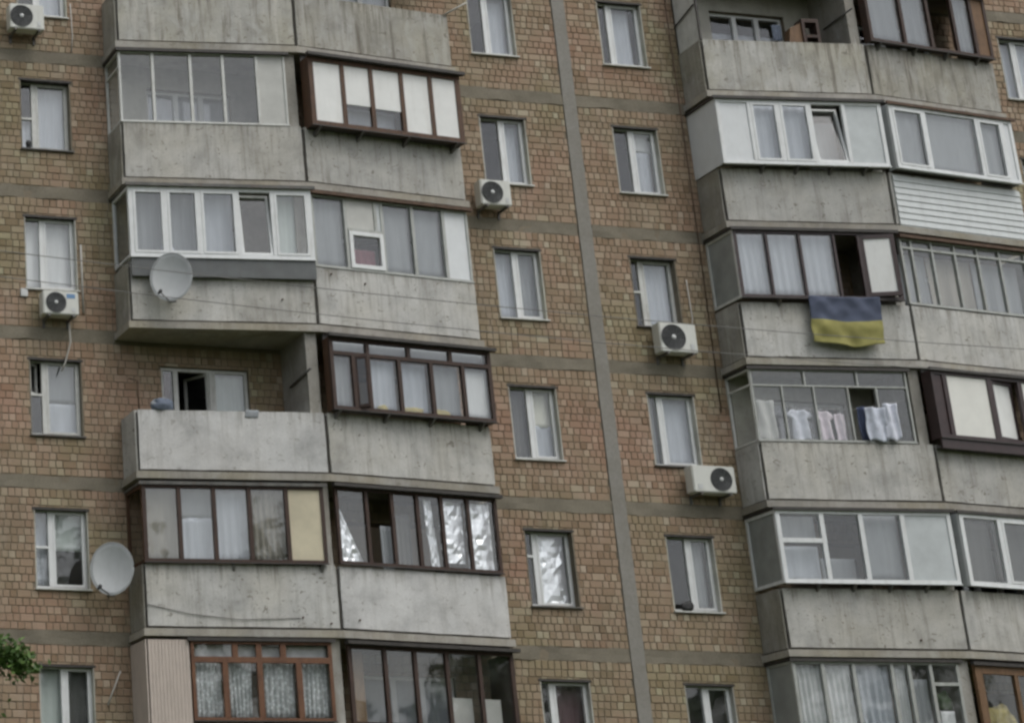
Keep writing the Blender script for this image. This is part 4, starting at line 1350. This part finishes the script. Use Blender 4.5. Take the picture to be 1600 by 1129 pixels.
# foil in the row 4 glazing
for (u0, u1, seed, poly, lab) in ((0.12, 0.64, 11, lambda b: (0.0 + 0.04 * b, 1.0 - 0.93 * b), 'triangular hanging of silver foil in the first pane'),
                                  (1.94, 2.19, 12, lambda b: (0.35 - 0.3 * b, 1.0 - 0.35 * b), 'narrow strip of silver foil beside the middle mullion'),
                                  (2.26, 2.73, 13, None, 'silver foil sheet next to the last foil pane'),
                                  (2.81, 3.32, 14, None, 'silver foil sheet in the end pane by the brick wall')):
    o = foil_mesh(u0, u1, 1.25 if seed != 13 else 1.36, 2.36 if seed == 11 else 2.5, 0.15, seed, poly=poly).build('foil_sheet', 'foil')
    o.location = (LX[1], -D1, FL(4))
    o.rotation_euler = (0, 0, face_rot('LB'))
    tag(o, lab, 'foil', 'foil sheets behind glass')
B('LB', 4, 1.0, 1.22, 1.1, 1.95, 'cur_grey', 'grey cloth hung in the open gap of the foil lined glazing', folds=3, y=0.12)
B('LB', 4, 1.27, 1.66, 1.2, 2.2, 'cur_dark', 'dark curtain in the third pane of the foil lined glazing', folds=4, y=0.2)


# ------------------------------------------------------------------ lumps, garments
def lump(name, mat, loc, size, label, cat, seed=0, group=None, flat=0.5):
    bm = bmesh.new()
    bmesh.ops.create_icosphere(bm, subdivisions=3, radius=1.0)
    for v in bm.verts:
        d = noise.noise(v.co * 1.7 + Vector((seed * 5.1, 0, 0))) * 0.35 + noise.noise(v.co * 4.5 + Vector((0, seed * 3.3, 0))) * 0.14
        v.co *= 1 + d
        v.co.z = max(v.co.z, -0.75)
        v.co = Vector((v.co.x * size[0], v.co.y * size[1], (v.co.z + 0.75) * size[2]))
    me = bpy.data.meshes.new(name)
    bm.to_mesh(me)
    bm.free()
    me.materials.append(MATS[mat])
    me.polygons.foreach_set('use_smooth', [True] * len(me.polygons))
    o = link(name, me)
    o.location = loc
    return tag(o, label, cat, group)


def at(f, k, u, y, z):
    (ax, ay), _ = FACES[f]
    r = face_rot(f)
    return (ax + u * math.cos(r) - y * math.sin(r), ay + u * math.sin(r) + y * math.cos(r), FL(k) + z)


lump('cloth_bundle', 'cloth_blue', at('LA', 3, 0.52, 0.05, 1.135), (0.20, 0.11, 0.14), 'blue grey cloth bundle on the open left balcony parapet', 'bundle', 3)
lump('plastic_bag', 'cur_grey', at('LA', 3, 0.40, 0.06, 1.135), (0.09, 0.08, 0.13), 'grey plastic bag beside the blue cloth bundle', 'bag', 5)
lump('white_bag', 'cloth_pale', at('LA', 2, 0.80, 0.12, 1.30), (0.13, 0.07, 0.13), 'white bag on the ledge behind the upper dish', 'bag', 8)
# cloth laid over the parapet
m = MB().sheet(-0.12, 0.12, 0, 1, lambda a, b: (0, 0, 0), 8, 10)
vs = []
for x, y, z in m.v:
    s = z * 0.30
    yy, zz = ((-0.014, 1.145 - (0.12 - s)) if s < 0.12 else (-0.014 + (s - 0.12) * 0.7, 1.158))
    vs.append((x + 0.02 * math.sin(z * 5), yy - y + 0.006 * math.sin(x * 40), zz + y))
m.v = vs
o = m.build('draped_cloth', 'cur_grey', None, True)
o.location = at('LA', 3, 2.12, 0, 0)
o.rotation_euler = (0, 0, face_rot('LA'))
tag(o, 'grey cloth draped over the open left balcony parapet', 'cloth')


def garment(name, mat, f, k, u, y, z_top, w_, h_, label, cat, sleeves=True, seed=0):
    """shirt pegged at its shoulders: outline with sleeves, folds, thickness"""
    def prof(b):     # half width at height b
        if sleeves:
            if b > 0.72:
                return 0.5 + 0.32 * (1 - abs(b - 0.82) / 0.18) if b < 1.0 else 0.45
            return 0.44 + 0.05 * (1 - b)
        return 0.5 + 0.04 * math.sin(b * 6 + seed)

    def fn(a, b):
        hw = prof(b) * w_
        return ((a - 0.5) * 2 * hw - (a - 0.5) * w_, y + 0.03 * math.sin(a * 9 + seed + b * 2) + 0.02 * noise.noise(Vector((a * 5, b * 5, seed))), 0.03 * math.sin(a * 7 + seed) * (1 - b))
    m = MB().sheet(u - w_ / 2, u + w_ / 2, z_top - h_, z_top, fn, 16, 14, 0.012)
    o = m.build(name, mat, None, True)
    (ax, ay), _ = FACES[f]
    o.location = (ax, ay, FL(k))
    o.rotation_euler = (0, 0, face_rot(f))
    return tag(o, label, cat, 'laundry on the right balcony')


garment('sheet', 'pale_board', 'RA', 3, 0.30, 0.14, 2.0, 0.34, 0.80, 'cream sheet hanging at the left end of the laundry balcony', 'sheet', False, 1)
garment('shirt', 'cloth_pale', 'RA', 3, 0.95, 0.14, 1.82, 0.34, 0.6, 'white shirt hanging second from left on the laundry balcony', 'shirt', True, 2)
garment('shirt', 'cloth_pink', 'RA', 3, 1.45, 0.14, 1.80, 0.26, 0.58, 'pale pink shirt hanging on the laundry balcony', 'shirt', True, 3)
garment('towel', 'cloth_pink', 'RA', 3, 1.75, 0.14, 1.76, 0.22, 0.55, 'pale pink towel next to the open pane of the laundry balcony', 'towel', False, 4)
garment('trousers', 'cloth_navy', 'RA', 3, 2.20, 0.05, 1.88, 0.26, 0.68, 'dark blue garment inside the open laundry pane', 'garment', False, 5)
garment('shirt', 'cloth_mid', 'RA', 3, 2.36, -0.07, 1.84, 0.40, 0.66, 'blue grey shirt hung out of the open laundry pane', 'shirt', False, 6)
garment('shirt', 'cloth_pale', 'RA', 3, 2.66, -0.08, 1.92, 0.26, 0.72, 'long white garment hung rightmost outside the laundry pane', 'garment', False, 7)
o = MB().tube([at('RA', 3, 0.1, 0.17, 2.03), at('RA', 3, 1.0, 0.17, 1.85), at('RA', 3, 2.1, 0.17, 1.86), at('RA', 3, 3.1, 0.17, 2.05)], 0.006).build('washing_line', 'hose')
tag(o, 'thin washing line inside the laundry balcony', 'washing line')


# flag, blue over yellow, folded over the sill
def flagfn(a, b):
    y = -0.19 + 0.028 * math.sin(a * 13 + b * 4) * (1.1 - b) + 0.05 * noise.noise(Vector((a * 6, b * 4, 2)))
    return -0.03 * (1 - b), y, 0.035 * math.sin(a * 6.3 + 1) * (1 - b) - 0.02 * math.sin(a * 3)


e = empty('flag', at('RA', 2, 1.34, 0, 0), face_rot('RA'))
tag(e, 'flag of two bands, blue over yellow, hanging over a concrete parapet', 'flag')
e.location = (FACES['RA'][0][0], FACES['RA'][0][1], FL(2))
full = MB().sheet(1.33, 2.76, 0.27, 1.24, flagfn, 48, 32, 0.006)
nf = len(full.f)
for nm, mat, cond in (('blue_band', 'flag_blue', lambda z: z >= 0.735), ('yellow_band', 'flag_yellow', lambda z: z < 0.735)):
    # split by the row each face belongs to (16 of 32 rows each)
    mb = MB()
    g_ = 49
    n_ = len(full.v) // 2
    rows = range(16, 33) if nm == 'blue_band' else range(0, 17)
    keep = {j * g_ + i for j in rows for i in range(g_)}
    keep |= {q + n_ for q in keep}
    idx = sorted(keep)
    mp = {q: i for i, q in enumerate(idx)}
    mb.v = [full.v[q] for q in idx]
    mb.f = [tuple(mp[q] for q in fc) for fc in full.f if all(q in keep for q in fc)]
    mb.build(nm, mat, e, True)


# ------------------------------------------------------------------ air conditioners
def aircon(x0, z0, w_, h_, label, fan=0.36, y=-0.40, sticker=False, d=0.27):
    e = empty('air_conditioner', (x0, 0, z0))
    tag(e, label, 'air conditioner', 'air conditioner units on the wall')
    yb = y + d
    MB().box(0, w_, y, yb, 0, h_).build('casing', 'ac_white', e, bevel=0.018)
    r = h_ * 0.41
    cx, cz = w_ * fan, h_ * 0.50
    Mx = Matrix.Translation((cx, y, cz)) @ Matrix.Rotation(R(90), 4, 'X')
    MB().lathe([(0.0, 0.004), (r, 0.004), (r + 0.012, 0.012), (r + 0.012, 0.0)], 32, Mx).build('fan_recess', 'ac_dark', e, True)
    m = MB()
    for i in range(1, 6):
        q = r * i / 5
        m.lathe([(q - 0.005, 0.006), (q - 0.005, 0.016), (q + 0.003, 0.016), (q + 0.003, 0.006)], 32, Mx)
    for i in range(12):
        a_ = i * math.pi / 6
        m.tube([(cx + math.cos(a_) * 0.04, y - 0.014, cz + math.sin(a_) * 0.04), (cx + math.cos(a_) * r, y - 0.014, cz + math.sin(a_) * r)], 0.004, 4)
    m.build('fan_grille', 'ac_grey', e)
    MB().lathe([(0.0, 0.024), (h_ * 0.075, 0.022), (h_ * 0.085, 0.010)], 20, Mx).build('fan_hub', 'ac_hub', e, True)
    m = MB()
    side = w_ * 0.80 if fan < 0.5 else w_ * 0.10
    m.box(side, side + w_ * 0.10, y - 0.008, y - 0.001, h_ * 0.12, h_ * 0.30)
    m.build('service_cover', 'ac_hub', e)
    if sticker:
        MB().box(w_ * 0.66, w_ * 0.90, y - 0.004, y - 0.0005, h_ * 0.70, h_ * 0.88).build('blue_label', 'sticker_blue', e)
    for xx in (w_ * 0.16, w_ * 0.84):
        m = MB().box(xx - 0.02, xx + 0.02, y - 0.02, 0.0, -0.045, -0.003)
        m.box(xx - 0.02, xx + 0.02, -0.035, 0.0, -0.045 - 0.12, -0.0455)
        m.build('bracket', 'steel', e)
    m = MB().tube([(w_ * 0.95, yb - 0.02, h_ * 0.3), (w_ + 0.06, yb + 0.02, h_ * 0.25), (w_ + 0.09, -0.02, h_ * 0.5)], 0.016)
    m.build('pipe', 'hose', e, True)
    return e


aircon(10.78, 20.30, 0.68, 0.52, 'air conditioner in the top left corner of the picture', 0.34)
aircon(11.24, 14.58, 0.68, 0.45, 'air conditioner with a blue label under the bright white window', 0.36, sticker=True)
aircon(20.22, 17.36, 0.64, 0.52, 'air conditioner beside the left balcony column', 0.38)
aircon(23.68, 14.56, 0.78, 0.60, 'air conditioner under the window with the long white sheet', 0.36)
aircon(23.97, 11.80, 0.90, 0.52, 'lowest air conditioner, fan on its right half, by the right balconies', 0.66)


# ------------------------------------------------------------------ satellite dishes
def dish(loc, rx, rz_, tilt, yaw, wall_pt, label, hand):
    e = empty('satellite_dish', loc)
    tag(e, label, 'satellite dish', 'satellite dishes on the facade')
    # dish axis points away from the wall, upwards
    Mx = Matrix.Rotation(R(yaw), 4, 'Z') @ Matrix.Rotation(R(90 - tilt), 4, 'X')
    n, rings = 40, 7
    m = MB()
    vs = [Vector((0, 0, 0))]
    for i in range(1, rings + 1):
        q = i / rings
        for j in range(n):
            a_ = 2 * math.pi * j / n
            vs.append(Vector((rx * q * math.cos(a_), rz_ * q * math.sin(a_), 0.085 * q * q)))
    fs = [(0, 1 + j, 1 + (j + 1) % n) for j in range(n)]
    for i in range(1, rings):
        o0, o1 = 1 + (i - 1) * n, 1 + i * n
        fs += [(o0 + j, o1 + j, o1 + (j + 1) % n, o0 + (j + 1) % n) for j in range(n)]
    nv = len(vs)
    back = [q - Vector((0, 0, 0.010)) for q in vs]
    fs += [tuple(nv + q for q in reversed(fc)) for fc in fs]
    o1 = 1 + (rings - 1) * n
    fs += [(o1 + (j + 1) % n, o1 + j, nv + o1 + j, nv + o1 + (j + 1) % n) for j in range(n)]
    m.add([Mx @ q for q in vs + back], fs)
    m.build('reflector', 'dish', e, True)
    rim = [Mx @ Vector((rx * math.cos(2 * math.pi * j / n), rz_ * math.sin(2 * math.pi * j / n), 0.085)) for j in range(n + 1)]
    MB().tube(rim, 0.008, 5).build('rim', 'dish', e, True)
    tip = Mx @ Vector((-0.16 * hand, -rz_ * 0.86, 0.40))
    foot = Mx @ Vector((-0.05 * hand, -rz_ * 0.97, 0.06))
    MB().tube([foot, tip], 0.012).build('feed_arm', 'steel', e)
    d = (Mx @ Vector((0, 0, 0.03)) - tip).normalized()
    MB().tube([tip - d * 0.06, tip - d * 0.01, tip, tip + d * 0.045], [0.022, 0.026, 0.034, 0.034], 10).build('receiver', 'black', e, True)
    wp = Vector(wall_pt) - Vector(loc)
    bk = Mx @ Vector((0, 0, -0.03))
    MB().tube([bk, Vector((bk.x * 0.5 + wp.x * 0.5, wp.y * 0.55, wp.z)), wp], 0.02).build('mount_arm', 'steel', e)
    MB().box(wp.x - 0.07, wp.x + 0.07, wp.y - 0.008, wp.y, wp.z - 0.07, wp.z + 0.07).build('mount_plate', 'steel', e)
    return e


q = at('LA', 2, 0.74, -0.30, 0.74)
wq = at('LA', 2, 0.80, -0.004, 0.45)
dish(q, 0.385, 0.475, 5, -30, wq, 'grey satellite dish in front of the upper left balcony parapet', 1)
dish((12.27, -0.62, 9.83), 0.385, 0.475, 5, -30, (12.42, -0.004, 9.55), 'grey satellite dish on the brick beside the lower left window', 1)


# ------------------------------------------------------------------ rods, pipes, cables and small things
def rod(name, pts, r, mat, label, cat, group=None):
    o = MB().tube(pts, r).build(name, mat, None, True)
    return tag(o, label, cat, group)


rod('clothes_bracket', [(15.94, -0.42, FL(3) + 1.83), (15.94, -1.38, FL(3) + 1.92)], 0.024, 'steel', 'grey metal rod slanting across the divider of the open left balcony', 'rod')
rod('clothes_bracket', [(28.34, -0.45, FL(0) + 1.80), (28.34, -1.40, FL(0) + 1.84)], 0.022, 'steel', 'grey metal rod slanting across the top right open balcony', 'rod')
rod('clothes_bracket', [(LX[0] + 0.10, -0.74, FL(3) + 1.14), (LX[0] + 0.10, -0.74, FL(3) + 1.70), (LX[0] - 0.06, -0.72, FL(3) + 1.74)], 0.014, 'rust', 'rusty upright bracket at the left end of the open balcony', 'bracket')
rod('drain_hose', [(11.80, -0.14, 14.5), (11.83, -0.10, 14.15), (11.72, -0.06, 13.75), (11.66, -0.03, 13.6)], 0.018, 'hose', 'pale drain hose below the blue labelled air conditioner', 'hose')
rod('cable_duct', [(12.13, -0.015, 16.1), (12.13, -0.015, 14.75)], 0.02, 'hose', 'pale cable duct beside the bright white window', 'duct')
rod('wall_pipe', [(12.26, -0.05, 7.55), (12.52, -0.05, 8.15)], 0.016, 'hose', 'pale slanting stick on the brick near the lowest left window', 'pipe')
rod('drain_hose', [(24.66, -0.02, 16.2), (24.68, -0.02, 15.4), (24.60, -0.04, 15.05)], 0.012, 'hose', 'thin pale tube above the air conditioner by the white sheet window', 'hose')
rod('drain_hose', [(12.12, -0.02, 21.1), (12.14, -0.02, 20.4), (12.10, -0.03, 20.05)], 0.012, 'hose', 'thin pale tube on the brick near the top left corner', 'hose')
rod('pole', [(LX[2] - 0.1, -0.86, FL(0) + 1.12), (LX[2] + 0.32, -1.1, FL(0) + 1.34)], 0.018, 'hose', 'pale short pole sticking out at the top edge left of a window', 'pole')
rod('wall_cable', [at('LA', 4, 0.05, -0.012, 0.42), at('LA', 4, 0.8, -0.02, 0.26), at('LA', 4, 1.7, -0.02, 0.17), at('LA', 4, 2.75, -0.012, 0.21)], 0.007, 'cover_strip', 'thin cable sagging across the parapet under the cream end pane', 'cable')
rod('wall_cable', [(25.05, -0.03, 22.5), (25.05, -0.03, 17.0), (25.02, -0.03, 13.5)], 0.010, 'rust', 'brown cable running down the brick beside the right balconies', 'cable')


def cable(x0, x1, y, z0, z1, sag):
    return [(x0 + (x1 - x0) * i / 24, y, z0 + (z1 - z0) * i / 24 - sag * 4 * (i / 24) * (1 - i / 24)) for i in range(25)]


rod('overhead_cable', cable(-6, 40, -6.0, 15.0, 13.4, 0.9), 0.007, 'cover_strip', 'upper thin overhead cable crossing in front of the facade', 'cable', 'overhead cables')
rod('overhead_cable', cable(-6, 40, -6.0, 14.65, 12.95, 0.95), 0.007, 'cover_strip', 'lower thin overhead cable crossing in front of the facade', 'cable', 'overhead cables')
o = MB().box(10.92, 11.06, -0.05, -0.001, 15.0, 15.16).build('wall_box', 'ac_hub', bevel=0.012)
tag(o, 'small pale box on the brick left of the bright white window', 'box')
lump('dark_pot', 'black', (23.75, -0.02, FL(4) + ZS), (0.12, 0.06, 0.11), 'dark object lying on the sill right of the seam', 'object', 2)
lump('dark_pot', 'black', (11.18, 0.0, FL(1) + ZS), (0.05, 0.05, 0.10), 'small dark object on the sill of the top left window', 'object', 6)

# top right open balcony
e = empty('wooden_stand', at('RA', 0, 2.42, 0.35, 1.0))
tag(e, 'brown wooden stand with an opening on the top right open balcony', 'stand')
e.rotation_euler = (0, 0, face_rot('RA'))
m = MB().box(-0.10, -0.04, -0.14, 0.14, -1.0, 0.78).box(0.20, 0.26, -0.14, 0.14, -1.0, 0.78)
m.build('upright', 'dark_wood', e)
MB().box(-0.04, 0.20, -0.14, 0.14, 0.70, 0.78).build('top_board', 'dark_wood', e)
MB().box(-0.04, 0.20, -0.14, 0.14, 0.36, 0.42).build('shelf', 'dark_wood', e)
MB().add([(-0.42, -0.1, 0.10), (-0.102, -0.1, 0.10), (-0.102, -0.1, 0.70), (-0.34, -0.1, 0.58), (-0.42, 0.1, 0.10), (-0.102, 0.1, 0.10), (-0.102, 0.1, 0.70), (-0.34, 0.1, 0.58)],
         [(0, 1, 2, 3), (4, 7, 6, 5), (0, 4, 5, 1), (3, 2, 6, 7), (0, 3, 7, 4), (1, 5, 6, 2)]).build('slanted_board', 'orange_wood', e)
B('RA', 0, 1.86, 2.06, 1.42, 1.78, 'cloth_blue', 'faded blue cloth hanging in the top right open balcony', folds=2, y=0.55, name='blue_cloth', cat='cloth', group='cloths on the balconies')
e = empty('side_screen', (RX[0] + 0.03, -0.40, FL(0) + PARAPET_H))
tag(e, 'white board screen with dark posts on the side of the top right balcony', 'screen')
MB().box(-0.01, 0.01, -0.36, 0.38, 0.02, 1.3).build('board', 'white_paint', e)
for yy in (-0.385, 0.385):
    MB().box(-0.02, 0.02, yy - 0.02, yy + 0.02, 0.0, 1.5).build('post', 'dark_trim', e)
MB().tube([(-0.04, -0.36, 0.80), (-0.04, 0.36, 0.62)], 0.018).build('rail', 'dark_trim', e)

# small ties along the joint of parapets
for f, k, u, z in (('LB', 2, 0.35, 1.02), ('LB', 2, 1.05, 0.9), ('LB', 4, 0.36, 0.2), ('LA', 4, 2.8, 0.22), ('LA', 4, 3.3, 0.12), ('RA', 4, 2.55, 0.2), ('LA', 2, 2.75, 0.92), ('LA', 2, 2.85, 0.48)):
    p = at(f, k, u, -0.004, z)
    o = MB().tube([p, (p[0], p[1] - 0.03, p[2])], 0.018, 6).build('anchor_bolt', 'rust', bld)

# pot plants in the lower right glazing
lump('pot_plant', 'stuff_green', at('RA', 5, 2.95, 0.25, 1.75), (0.16, 0.1, 0.20), 'yellowish plant in the last pane of the bottom right grey glazing', 'plant', 4)
lump('box', 'stuff_yellow', at('RB', 5, 0.75, 0.3, 1.2), (0.3, 0.12, 0.4), 'dull yellow heap behind the bottom right corner glazing', 'heap', 7)
for i, (u, wd) in enumerate(((1.15, 0.10), (1.75, 0.22), (2.35, 0.2))):
    lump('heap', 'stuff_yellow', at('LB', 3, u, -0.08, 1.235), (wd, 0.04, 0.07), ('left', 'middle', 'right')[i] + ' of three yellowish heaps along the sill of the top lit brown box', 'heap', 9 + i, 'heaps on the sill of the brown box')


# ------------------------------------------------------------------ the tree at the left edge
def tree(loc, label):
    e = empty('tree', loc)
    tag(e, label, 'tree')
    r3 = random.Random(21)
    m = MB().tube([(0, 0, -0.1), (0.05, 0.02, 1.5), (-0.06, 0.05, 3.2), (0.05, 0.0, 4.8)], [0.19, 0.15, 0.12, 0.06], 10)
    limbs = []
    for i in range(15):
        a_ = i * 2.4
        z0 = 2.2 + i * 0.2
        ln = r3.uniform(1.1, 1.7)
        p0 = Vector((0, 0, z0))
        p1 = p0 + Vector((math.cos(a_) * ln * 0.5, math.sin(a_) * ln * 0.5, 0.5))
        p2 = p0 + Vector((math.cos(a_) * ln, math.sin(a_) * ln, 0.75))
        limbs.append((p0, p1, p2))
    # the twig that reaches into the picture
    limbs.append((Vector((0.05, 0, 4.8)), Vector((0.9, 0.0, 6.0)), Vector((1.34, 0.0, 6.22))))
    limbs.append((Vector((1.0, 0.0, 6.08)), Vector((1.34, 0.0, 6.10)), Vector((1.47, 0.0, 5.92))))
    for l in limbs:
        m.tube(l, [0.05, 0.03, 0.012], 6)
    m.build('trunk', 'bark', e, True)
    c = MB()
    for li, l in enumerate(limbs):
        tip = li >= len(limbs) - 2
        n = 620 if tip else 330
        for _ in range(n):
            t_ = r3.random() ** 0.7
            p = l[0].lerp(l[1], t_ * 2) if t_ < 0.5 else l[1].lerp(l[2], t_ * 2 - 1)
            sp = 0.09 if tip else 0.34
            p = p + Vector((r3.gauss(0, sp), r3.gauss(0, sp), r3.gauss(0, sp * 0.8)))
            if not tip and p.x > 1.0:
                continue
            s = r3.uniform(0.035, 0.06)
            d1 = Vector((r3.gauss(0, 1), r3.gauss(0, 1), r3.gauss(-0.3, 0.6))).normalized()
            d2 = d1.cross(Vector((r3.gauss(0, 1), r3.gauss(0, 1), r3.gauss(0, 1)))).normalized()
            c.add([p - d1 * s, p + d2 * s * 0.45 - d1 * s * 0.1, p + d1 * s, p - d2 * s * 0.45 - d1 * s * 0.1], [(0, 1, 2, 3)], r3.random())
    c.build('crown', 'leaf', e)
    return e


tree((5.78, -12.0, 0.35), 'green leafy tree whose tip enters at the lower left edge')


# ------------------------------------------------------------------ the wood across the road (the low windows mirror it)
r4 = random.Random(5)
m = MB()
for i in range(13):
    bx, by, ht = 16 + i * 6.2 + r4.uniform(-2, 2), -53 + r4.uniform(-3, 3), r4.uniform(17.5, 23)
    m.tube([(bx, by, -0.2), (bx + 0.2, by, ht * 0.5), (bx, by, ht * 0.8)], [0.3, 0.22, 0.08], 7)
    m.t += [0.05] * (len(m.f) - len(m.t))
    for _ in range(1500):
        q = Vector((r4.gauss(0, 1), r4.gauss(0, 1), r4.gauss(0, 1))).normalized() * (r4.random() ** 0.4)
        lump_ = 1 + 0.35 * noise.noise(q * 2.3 + Vector((i * 4.0, 0, 0)))
        p = Vector((bx + q.x * 4.3 * lump_, by + q.y * 3.6 * lump_, ht * 0.6 + q.z * ht * 0.4 * lump_))
        d1 = Vector((r4.gauss(0, 1), r4.gauss(0, 1), r4.gauss(0, 0.6))).normalized()
        d2 = d1.cross(Vector((r4.gauss(0, 1), r4.gauss(0, 1), r4.gauss(0, 1)))).normalized()
        sz = r4.uniform(0.3, 0.5)
        m.add([p - d1 * sz, p + d2 * sz * 0.7, p + d1 * sz, p - d2 * sz * 0.7], [(0, 1, 2, 3)], r4.random())
o = m.build('wood', 'leaf')
tag(o, 'line of leafy trees across the road facing the building', 'trees', kind='stuff')
